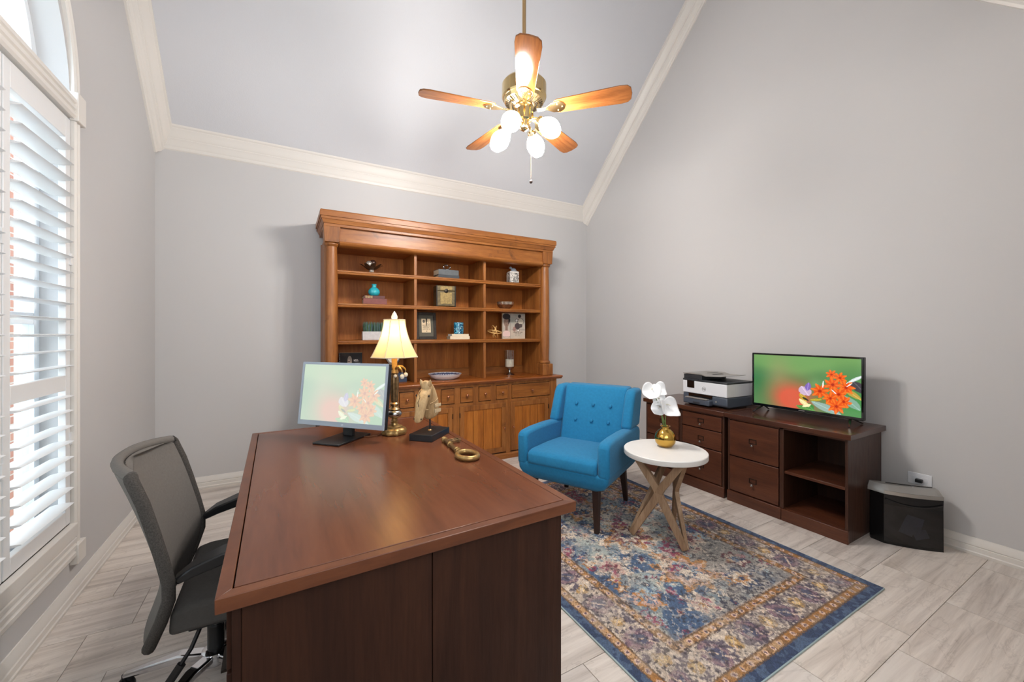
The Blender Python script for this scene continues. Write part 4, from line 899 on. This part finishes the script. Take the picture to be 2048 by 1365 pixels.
# ------------------------------------------------------------------ big decorative key
ky = thing('decorative_key', 'oversized antique gold key lying near the right edge of the desk', 'ornament', (.748, 1.93, DT), R(0))
B().tube([(.012, .165, .014), (.006, .06, .014), (-.004, -.05, .014), (-.006, -.095, .014)], .011, 12, scales=[1, .95, .95, .9]).make('shaft', 'antique_bronze', ky)
sk = ky.children[0]
for y in (.16, .145, .05, -.06, -.085): B().lathe([(.011, -.004), (.016, -.002), (.016, .002), (.011, .004)], 14, Matrix.Translation((.006 + (y - .06) * .06, y, .014)) @ Matrix.Rotation(R(90), 4, 'X')).make('shaft_ring', 'antique_gold', sk)
B().tube([(.012 + .046 * math.cos(a), -.160 + .062 * math.sin(a), .0135) for a in np.linspace(0, 2 * PI, 33)[:-1]], .0125, 10, True).make('bow', 'antique_gold', ky)
kb = B(); kb.box(.018, .082, .10, .108, .006, .020).box(.018, .082, .128, .136, .006, .020).box(.074, .084, .095, .14, .006, .022).box(.04, .05, .108, .128, .006, .020); kb.make('bit', 'antique_bronze', ky, bevel=.002)

# ------------------------------------------------------------------ office chair
oc = thing('office_chair', 'grey mesh office chair with black arms and chrome base, tucked under the desk', 'chair', (-.13, 1.95, 0), R(90))
prof = [(.292, .915), (.287, .906), (.259, .817), (.236, .732), (.211, .63), (.1945, .553), (.1945, .496), (.217, .423), (.2535, .333), (.258, .322)]
hwid = [.255, .268, .272, .275, .278, .28, .278, .265, .235, .20]; bul = [.085, .085, .075, .065, .055, .045, .04, .035, .03, .028]
def backpt(i, s, off=0): return Vector((hwid[i] * s, prof[i][0] + bul[i] * (1 - abs(s) ** 2.2) + off, prof[i][1] - .012 * abs(s) ** 3 * (1 if i < 2 else 0)))
bk = B(); ss = np.linspace(-1, 1, 17); rows = []
for i in range(10): rows.append([backpt(i, s, -.014) for s in ss] + [backpt(i, s, .016) for s in ss[::-1]])
bk.rings(rows, True); bko = bk.make('backrest', 'chair_mesh', oc, ang=60, sub=1)
for s in (-1, 1): B().tube([backpt(i, s) + Vector((s * .002, 0, 0)) for i in range(10)], .0185, 10).make('side_band', 'chair_band', bko)
B().tube([backpt(0, s) + Vector((0, 0, .002)) for s in ss], .0165, 10).make('top_band', 'chair_mesh', bko)
B().prism([(.205, .352), (.20, .43), (.15, .442), (-.18, .446), (-.25, .436), (-.272, .41), (-.262, .365), (-.2, .35)], -.245, .245, 'x').make('seat', 'chair_seat', oc, bevel=.018, seg=4)
B().box(-.20, .20, -.18, .16, .325, .352).make('seat_pan', 'black_plastic', oc, bevel=.006)
for s in (-1, 1):
    x = s * .262
    arm = B().bar([(x, .178, .548), (x, .13, .574), (x, .05, .598), (x, -.06, .606), (x, -.13, .598)], .076, .040, (0, 0, 1), [.55, .85, 1, 1, .9]).make('armrest', 'black_plastic', oc, bevel=.006)
    B().bar([(x, .0, .585), (x * 1.04, .0, .45), (x * 1.0, .0, .36), (x * .7, 0, .335)], .05, .016, (0, 1, 0)).make('arm_post', 'black_plastic', arm, bevel=.003)
_n0 = set(oc.children)
B().tube([(0, 0, .33), (0, 0, .20)], .019, 16).make('gas_lift', 'chrome', oc); B().tube([(0, 0, .215), (0, 0, .085)], .028, 16).make('lift_sleeve', 'black_plastic', oc)
B().box(-.09, .09, -.09, .09, .30, .328).make('tilt_mechanism', 'black_plastic', oc, bevel=.008)
B().tube([(-.12, .02, .315), (-.17, .05, .25), (-.18, .09, .19)], .007, 8).tube([(-.176, .075, .21), (-.182, .12, .145)], .014, 8).make('lever', 'black_plastic', oc)
B().lathe([(.045, .07), (.05, .085), (.046, .118), (.034, .125)], 24).make('base_hub', 'chrome', oc)
for i in range(5):
    a = R(75) + i * 2 * PI / 5; c, s = math.cos(a), math.sin(a)
    lg = B().bar([(.03 * c, .03 * s, .10), (.12 * c, .12 * s, .108), (.30 * c, .30 * s, .072)], .046, .03, (0, 0, 1), [1, 1, .62]).make('base_leg', 'chrome', oc, bevel=.008, seg=3)
    ca = B(); px, py = .30 * c, .30 * s
    for k in (-1, 1): ca.lathe([(.001, -.011), (.024, -.011), (.0275, -.006), (.0275, .006), (.024, .011), (.001, .011)], 20, Matrix.Translation((px + k * .015 * s, py - k * .015 * c, .0275)) @ Matrix.Rotation(a, 4, 'Z') @ Matrix.Rotation(R(90), 4, 'X'))
    ca.tube([(px, py, .03), (px, py, .075)], .007, 8).make('caster', 'black_plastic', lg)
for o in [c for c in oc.children if c not in _n0]: o.location.y += .105

# ------------------------------------------------------------------ blue armchair
ac = thing('armchair', 'blue fabric wing armchair with buttoned back and dark wooden legs', 'armchair', (1.99, 2.44, ZG), R(-62.7))
def soft(name, poly, a0, a1, axis, bevel, seg=4, mat='blue_fabric', par=None):
    return B().prism(poly, a0, a1, axis).make(name, mat, par or ac, bevel=bevel, seg=seg, ang=50)
# body tub: front rail, sides taper in towards the bottom
tub = B()
def ringxy(z, hx, y0, y1): return [Vector(p) for p in ((-hx, y0, z), (hx, y0, z), (hx, y1, z), (-hx, y1, z))]
tub.rings([ringxy(.272, .265, -.30, .33), ringxy(.30, .315, -.335, .36), ringxy(.345, .345, -.345, .372), ringxy(.40, .352, -.345, .378)])
tub.make('seat_base', 'blue_fabric', ac, bevel=.022, seg=4, ang=50)
for s in (-1, 1):
    x0, x1 = s * .272, s * .356
    arm = [(-.345, .37), (-.349, .580), (-.338, .604), (-.30, .617), (-.18, .624), (.02, .622), (.20, .612), (.38, .60), (.398, .56), (.380, .37)]
    soft('arm', arm, min(x0, x1), max(x0, x1), 'x', .024)
    wing = [(.150, .600), (.152, .635), (.245, .845), (.270, .880), (.310, .899), (.44, .899), (.476, .885), (.474, .85), (.405, .60)]
    w0, w1 = s * .268, s * .350
    soft('wing', wing, min(w0, w1), max(w0, w1), 'x', .028, 5)
bp = [(.185, .42), (.235, .60), (.316, .880), (.334, .905), (.44, .907), (.480, .893), (.445, .70), (.385, .42)]
bkr = soft('backrest', bp, -.272, .272, 'x', .022, 4)
for z, k in ((.752, 1), (.625, 0)):
    for x in (-.142, 0, .142):
        y = .235 + (z - .60) * (.081 / .28)
        B().lathe([(.016, -.004), (.0145, .002), (.0125, .004), (.0145, .007), (.013, .013), (.001, .0165)], 16, Matrix.Translation((x * (1 + .04 * k), y + .0005, z)) @ Matrix.Rotation(R(90 - 16), 4, 'X')).make('button', 'blue_fabric', bkr)
cu = B().prism([(-.352, .385), (-.352, .455), (-.335, .478), (-.28, .487), (-.05, .484), (.20, .470), (.19, .385)], -.2695, .2695, 'x').make('seat_cushion', 'blue_fabric', ac, bevel=.02, seg=4, ang=50)
for sx in (-1, 1):
    for (ty, by) in ((-.275, -.317), (.29, .317)):
        rs = []
        for z, cx, cy, h in ((.275, sx * .243, ty, .024), (0, sx * .262, by, .0155)):
            rs.append([Vector((cx + a * h, cy + b * h, z)) for a, b in ((-1, -1), (1, -1), (1, 1), (-1, 1))])
        B().rings(rs).make('leg', 'leg_dark', ac, bevel=.002)

# ------------------------------------------------------------------ round side table
TX, TY, TZ = 2.205, 1.818, .582
st = thing('side_table', 'round white-topped side table on crossed rustic wooden legs', 'side table', (TX, TY, ZG))
B().lathe([(.262, TZ - ZG - .034), (.2635, TZ - ZG - .031), (.2635, TZ - ZG - .004), (.260, TZ - ZG), (.001, TZ - ZG)], 72).make('tabletop', 'table_white', st, ang=30)
B().lathe([(.15, TZ - ZG - .046), (.15, TZ - ZG - .0345)], 48).make('top_disc', 'rustic_wood', st)
feet = [(2.013 - TX, 1.943 - TY), (2.147 - TX, 1.602 - TY), (2.375 - TX, 1.889 - TY)]
cxm, cym = sum(f[0] for f in feet) / 3, sum(f[1] for f in feet) / 3
ztop = TZ - ZG - .036
for i in range(3):
    f0, f1 = feet[i], feet[(i + 1) % 3]
    mx, my = (f0[0] + f1[0]) / 2, (f0[1] + f1[1]) / 2; n = Vector((mx - cxm, my - cym, 0)).normalized(); dvec = Vector((f1[0] - f0[0], f1[1] - f0[1], 0)).normalized()
    wz = .315; wst = Vector((cxm, cym, wz)) + n * .082
    for s, (fa, fb) in ((1, (f0, f1)), (-1, (f1, f0))):
        foot = Vector((fa[0], fa[1], .012)) + dvec * s * .013 ; top = Vector((fb[0] * .92, fb[1] * .92, ztop)) - dvec * s * .02
        elb0 = wst - dvec * s * .016 - Vector((0, 0, .035)); elb1 = wst + dvec * s * .018 + Vector((0, 0, .035))
        B().bar([foot, elb0, elb1, top], .046, .027, n, [.80, 1.04, 1.04, .95]).make('leg', 'rustic_wood', st, bevel=.003)
# gold vase with white flowers
VX, VY = 2.262, 1.862
va = thing('flower_vase', 'round polished gold vase on the white side table', 'vase', (VX, VY, TZ))
B().lathe([(.03, .0), (.048, .008), (.064, .030), (.0695, .058), (.064, .086), (.048, .108), (.031, .121), (.0265, .128), (.028, .137), (.033, .142), (.029, .142), (.023, .130), (.026, .118), (.045, .1), (.06, .06), (.045, .015), (.001, .012)], 48).make('vase_body', 'gold', va, ang=60)
def at(px, py, depth): # a point on the sight line, at the vase's own distance
    xc = (px - 1024) / _f * depth; return Vector((xc * _c + depth * _s, -xc * _s + depth * _c, HCAM - (py - _y0) * depth / _f))
D0 = VX * _s + VY * _c
fls = [(1303, 783, D0 - .02, .062, 165, 'white anthurium bloom highest on the left above the gold vase'), (1317, 779, D0 + .05, .052, 60, 'white anthurium bloom high at the back, behind the highest left one'), (1318, 801, D0 + .01, .045, 120, 'small white anthurium bloom in the middle of the bouquet'), (1336, 815, D0 - .03, .070, 20, 'large white anthurium bloom lowest on the right above the gold vase'), (1317, 818, D0 - .01, .050, 200, 'white anthurium bloom low on the left above the gold vase')]
cdir = Vector((-_s, -_c, 0)); rgt = Vector((_c, -_s, 0)); upv = Vector((0, 0, 1))
for i, (px, py, dep, r, an, lab) in enumerate(fls):
    c = at(px, py, dep); base = Vector((VX + .010 * math.cos(i * 1.3), VY + .010 * math.sin(i * 1.3), TZ + .02))
    ft = thing('anthurium_flower', lab, 'flower', base, 0, 'white flowers in the gold vase')
    ctop = c - base; tip = R(an)
    # heart-shaped spathe facing the room, gently cupped
    nrm = (cdir + upv * .55 + rgt * (.3 * math.cos(tip))).normalized(); e1 = (rgt - nrm * rgt.dot(nrm)).normalized(); e2 = nrm.cross(e1)
    rot = R((-20, 25, 10, 30, -40)[i]); a1 = e1 * math.cos(rot) + e2 * math.sin(rot); a2 = -e1 * math.sin(rot) + e2 * math.cos(rot)
    nr, na = 7, 28; rs = []
    for k in range(nr + 1):
        t_ = k / nr; ring = []
        for j in range(na):
            a = 2 * PI * j / na; rr = r * (1 - .26 * math.exp(-((a - PI / 2) / .33) ** 2) + .20 * math.exp(-((a - 1.5 * PI) / .30) ** 2)) * max(t_, .02)
            cup = .35 * rr * rr / r - .10 * r * math.cos(2 * a) * t_ ** 2 + .012 * math.sin(3 * a) * t_ * t_
            ring.append(ctop + a1 * rr * math.cos(a) + a2 * rr * math.sin(a) + nrm * cup)
        rs.append(ring)
    sb = B(); sb.rings(rs, False); o = sb.make('spathe', 'petal_white', ft, ang=80); sm = o.modifiers.new('thick', 'SOLIDIFY'); sm.thickness = .0014
    B().tube([ctop + a2 * r * .30, ctop + a2 * r * .22 + nrm * .018, ctop + a2 * r * .02 + nrm * .030], .0042, 8, scales=[1, 1, .6]).make('spadix', 'spadix', ft)
    s0 = Vector((0, 0, 0)); s1 = Vector((.4 * (ctop.x), .4 * ctop.y, .115)) * .5 + Vector((0, 0, .06))
    back = ctop + a2 * r * .32 - nrm * .004
    B().tube([s0, Vector((back.x * .12, back.y * .12, .13)), Vector((back.x * .6, back.y * .6, back.z * .75)), back], .0026, 7).make('stem', 'stem_green', ft)

# ------------------------------------------------------------------ two credenzas along the right wall
CXF, CXB = 3.137, XR - .022; CZ = .71
def pull(parent, y, z):
    b = B(); x = CXF - .002
    b.box(x - .004, x + .001, y - .026, y + .026, z + .012, z + .016).box(x - .004, x + .001, y - .026, y + .026, z + .044, z + .048).box(x - .004, x + .001, y - .028, y - .024, z + .010, z + .048).box(x - .004, x + .001, y + .024, y + .028, z + .010, z + .048)
    b.make('label_holder', 'dark_metal', parent, bevel=.001)
    M = Matrix.Translation((x, y, z)) @ Matrix.Rotation(R(-90), 4, 'Y')
    B().lathe([(.004, -.003), (.004, .01), (.009, .015), (.0095, .02), (.006, .025), (.0005, .026)], 14, M).make('knob', 'silver', parent)
def drawer(parent, y0, y1, z0, z1, zp):
    d = B().box(CXF - .001, CXF + .016, y0, y1, z0, z1).make('drawer', 'credenza_wood', parent, bevel=.0025); pull(d, (y0 + y1) / 2, zp); return d
def cred(label, y0, y1, secs):
    t = thing('credenza', label, 'credenza', (0, 0, 0), 0, 'credenzas along the right wall')
    B().box(CXF - .022, CXB + .006, y0 - (.024 if y0 < 1.5 else .011), y1 + .018, CZ - .036, CZ).make('top', 'credenza_top', t, bevel=.003)
    ps = B()
    B().box(CXB - .0125, CXB, y0 + .016, y1 - .016, .0, CZ - .037).make('back_panel', 'credenza_side', t)
    for ya, yb in ((y0, y0 + .016), (y1 - .016, y1)): B().box(CXF + .003, CXB, ya, yb, 0, CZ - .037).make('side_panel', 'credenza_side', t, bevel=.002)
    mid = secs
    B().box(CXF + .003, CXB - .013, mid - .014, mid + .014, .086, CZ - .037).make('partition', 'credenza_side', t, bevel=.002)
    B().box(CXF - .006, CXF + .014, y0 - .003, mid - .0015, 0, .085).make('plinth', 'credenza_wood', t, bevel=.003); B().box(CXF - .006, CXF + .014, mid + .0015, y1 + .003, 0, .085).make('plinth', 'credenza_wood', t, bevel=.003)
    B().box(CXF + .016, CXB - .013, y0 + .0165, mid - .0145, .07, .09).make('floor_panel', 'credenza_wood', t); B().box(CXF + .016, CXB - .013, mid + .0145, y1 - .0165, .07, .09).make('floor_panel', 'credenza_wood', t)
    B().box(CXF + .003, CXF + .02, y0 + .0165, y1 - .0165, CZ - .05, CZ - .0375).make('top_rail', 'credenza_wood', t)
    return t
cA = cred('dark brown credenza with drawers carrying the printer, far end of the right wall', 2.0, 2.815, 2.415)
for z0, z1, zp in ((.535, .655, .57), (.375, .527, .42), (.095, .367, .185)):
    drawer(cA, 2.022, 2.395, z0, z1, zp)
for z0, z1, zp in ((.375, .655, .49), (.095, .367, .185)): drawer(cA, 2.435, 2.795, z0, z1, zp)
cB = cred('dark brown credenza with two file drawers and an open shelf, under the television', 1.168, 1.968, 1.563)
for z0, z1, zp in ((.375, .655, .49), (.095, .367, .185)): drawer(cB, 1.583, 1.950, z0, z1, zp)
B().box(CXF + .012, CXB - .014, 1.185, 1.548, .34, .36).make('shelf', 'credenza_wood', cB, bevel=.002)
o = B(); o.ball((0, 0, .02), .026, 14, (1.3, .9, .75)).tube([(0, .02, .016), (.05, .05, .01), (.1, .03, .006)], .004, 6)
tag(o.make('computer_mouse', 'black_plastic', None, (3.42, 1.225, .36)), 'small black mouse-like device on the open credenza shelf', 'device')

# ------------------------------------------------------------------ printer (hinged lid and feed tray on top)
pr = thing('printer', 'white and dark grey inkjet printer with a round logo on the far credenza', 'printer', (3.405, 2.24, CZ), R(-93))
# local: x to the printer's right as you face it, -y the front
pw, pdp = .222, .17
B().prism([(-pdp + .02, .012), (pdp + .0, .012), (pdp, .10), (-pdp + .004, .10), (-pdp, .09), (-pdp, .03)], -pw, pw, 'x').make('base', 'slate_plastic', pr, bevel=.010, seg=3)
for sx in (-1, 1): B().box(sx * .18 - .02, sx * .18 + .02, -.12, .12, 0, .0125).make('foot', 'black_plastic', pr)
B().box(-pw, pw, -pdp - .004, pdp, .1005, .212).make('body', 'white_plastic', pr, bevel=.006, seg=3)
B().box(-.155, .085, -pdp - .006, -pdp + .03, .070, .1).make('output_slot', 'black_gloss', pr)
tr = B().box(-.175, .092, -pdp - .055, -pdp - .002, .014, .062).make('paper_tray', 'slate_plastic', pr, bevel=.008, seg=3)
B().box(-.150, .07, -pdp - .058, -pdp - .02, .0625, .072).make('tray_lip', 'silver_plastic', tr, bevel=.002); B().box(-.07, .0, -pdp - .0565, -pdp - .050, .022, .036).make('grip', 'dark_plastic', tr, bevel=.001)
B().lathe([(.001, 0), (.008, .001), (.008, .003), (.001, .003)], 18, Matrix.Translation((.122, -pdp - .001, .055)) @ Matrix.Rotation(R(90), 4, 'X')).make('power_button', 'silver_plastic', pr)
B().box(-.172, -.095, -pdp - .0075, -pdp - .0035, .148, .214).make('control_screen', 'black_gloss', pr, bevel=.002)
rg = B(); rg.lathe([(.0195, 0), (.0195, .0008), (.0180, .0008), (.0180, 0)], 40, Matrix.Translation((.004, -pdp - .0042, .150)) @ Matrix.Rotation(R(90), 4, 'X'), cap=False); rg.make('logo_ring', 'dark_plastic', pr)
lettering('logo', 'hp', .028, 'dark_plastic', pr, (.004, -pdp - .0044, .152), (R(90), 0, 0), .0003).scale = (1, 1, 1)
B().box(-pw + .002, pw + .004, -pdp - .006, pdp, .2125, .228).make('scanner_lid', 'dark_plastic', pr, bevel=.004)
B().prism([(-pdp - .002, .2285), (pdp - .01, .2285), (pdp - .01, .272), (-pdp - .004, .268)], -pw + .012, -.02, 'x').make('document_feeder', 'dark_plastic', pr, bevel=.003)
B().prism([(-pw + .004, .2725), (-.03, .272), (.02, .262), (.17, .272), (.17, .276), (.02, .270), (-.03, .284), (-pw + .004, .280)], -pdp - .006, pdp - .01, 'y').make('feeder_cover', 'silver_plastic', pr, bevel=.002)
B().prism([(-.05, .2845), (.012, .272), (.012, .2735), (-.05, .2865)], -.06, .08, 'y').make('feed_slot', 'black_plastic', pr)

# ------------------------------------------------------------------ television
tv = thing('television', 'flat screen television showing orange flowers, on the near credenza', 'television', (3.43, 1.560, CZ), R(-90))
tw, th0, th1 = .372, .046, .482
B().box(-tw, tw, 0, .036, th0, th1).make('screen_shell', 'black_plastic', tv, bevel=.004)
B().box(-.25, .25, .034, .062, th0 + .05, th1 - .14).make('back_housing', 'black_plastic', tv, bevel=.01)
fr = B(); fr.box(-tw, tw, -.005, .001, th0, th0 + .020).box(-tw, tw, -.005, .001, th1 - .013, th1).box(-tw, -tw + .012, -.005, .001, th0 + .02, th1 - .013).box(tw - .012, tw, -.005, .001, th0 + .02, th1 - .013)
fr.make('bezel', 'black_gloss', tv, bevel=.0012)
canvas('screen', 2 * (tw - .012), th1 - th0 - .033, 260, 150, flower_picture, 'tv_picture', tv, (0, -.0012, (th0 + .02 + th1 - .013) / 2))
B().box(-.024, .016, -.0056, -.0048, th0 + .007, th0 + .0125).make('name_plate', 'silver_plastic', tv)
for s in (-1, 1):
    x = s * .292; f = B()
    for yy, dx in ((-.085, s * .03), (.14, s * .025)):
        f.bar([(x, .016, th0 + .006), (x + dx * .6, yy * .6 + .006, .025), (x + dx, yy, .005)], .016, .008, None, [1, .9, .8])
    f.make('foot', 'black_gloss', tv, bevel=.002)

# ------------------------------------------------------------------ paper shredder
ang = math.atan2(-.228, .174)
sr = thing('paper_shredder', 'black paper shredder with silver top and shredded paper inside, beside the credenza', 'shredder', ((3.368 + 3.542) / 2, (1.063 + .835) / 2, 0), ang)
wsh = .1435
# local x along the front, +y to the back
arc_ = lambda n, dy=0, k=.016: [(-wsh + 2 * wsh * i / n, dy - k * (1 - (2 * i / n - 1) ** 2)) for i in range(n + 1)]
body = arc_(12) + [(wsh, .03), (wsh - .012, .075), (-wsh - .075, .075), (-wsh - .062, .045)]
bd = B()
bk2 = [(wsh - .006, .075), (-wsh - .070, .075)]
bd.box(-wsh - .045, wsh - .01, .066, .078, .0, .32)                       # back wall
bd.prism([(-wsh, .0), (-wsh - .05, .055), (-wsh - .045, .078), (-wsh + .008, .01)], 0, .32, 'z')
bd.prism([(wsh, .0), (wsh, .05), (wsh - .01, .078), (wsh - .010, .006)], 0, .32, 'z')
bd.prism(arc_(12) + [(wsh - .01, .07), (-wsh - .045, .07)], 0, .018, 'z')
bd.prism(arc_(12) + [(wsh - .01, .07), (-wsh - .045, .07)], .255, .32, 'z')
bd.make('bin', 'shredder_black', sr, bevel=.002)
B().prism(arc_(12, .001) + arc_(12, .004)[::-1], .018, .256, 'z').make('clear_front', 'smoke_plastic', sr)
head = B().rings([[Vector((x, y, .3205)) for x, y in arc_(12, -.004) + [(wsh + .004, .05), (wsh - .012, .08), (-wsh - .055, .08), (-wsh - .064, .06)]], [Vector((x * .985, y + .004, .345)) for x, y in arc_(12, -.004, .020) + [(wsh + .004, .05), (wsh - .012, .08), (-wsh - .055, .08), (-wsh - .064, .06)]], [Vector((x * .95 - .004, y * .7 + .028, .375)) for x, y in arc_(12, .0, .014) + [(wsh, .05), (wsh - .012, .078), (-wsh - .05, .078), (-wsh - .058, .06)]]]).make('cutter_head', 'silver_plastic', sr, bevel=.003)
B().prism([(x, y) for x, y in arc_(12, -.0055, .020)] + [(x * .98, y) for x, y in arc_(12, -.002, .016)[::-1]], .322, .344, 'z').make('front_fascia', 'silver', sr)
B().prism([(x * .8, y + .055) for x, y in arc_(10, 0, .006)] + [(x * .8, y + .062) for x, y in arc_(10, 0, .006)[::-1]], .3745, .379, 'z').make('paper_slot', 'black_gloss', sr)
B().lathe([(.001, 0), (.009, 0), (.009, .004), (.001, .005)], 16, Matrix.Translation((.01, .032, .3745))).make('switch', 'chrome', sr)
B().tube([(x * .96, y - .004, .29 - .026 * (1 - (x / wsh) ** 2)) for x, y in arc_(12)], .006, 8).make('bin_handle', 'shredder_black', sr)
for k, (x, z, w, h, a) in enumerate(((.005, .115, .085, .115, -14), (.045, .06, .07, .055, 22), (-.01, .10, .07, .11, -20))):
    B().box(-w / 2, w / 2, 0, .001, -h / 2, h / 2).make('paper_sheet', 'paper_grey', sr, (x, .012 + .006 * k, z + .02), (0, R(-a), 0))
# ------------------------------------------------------------------ outlets
def outlet(label, x, y, z, s):
    t = thing('wall_outlet', label, 'outlet', (x, y, z), 0)
    B().box(min(0, s * .006), max(0, s * .006), -.058, .058, -.038, .038).make('plate', 'white_plastic', t, bevel=.002)
    for q in (-.024, .024): B().box(min(s * .005, s * .0075), max(s * .005, s * .0075), q - .014, q + .014, -.016, .016).make('socket', 'white_plastic', t, bevel=.002)
    return t
t = outlet('white wall outlet with black plug above the shredder', XR, .977, .385, -1)
B().box(-.035, -.0076, -.018, .016, -.018, .004).make('plug', 'black_plastic', t, bevel=.003)
outlet('white wall outlet low on the window wall behind the office chair', XL, 3.62, .385, 1)
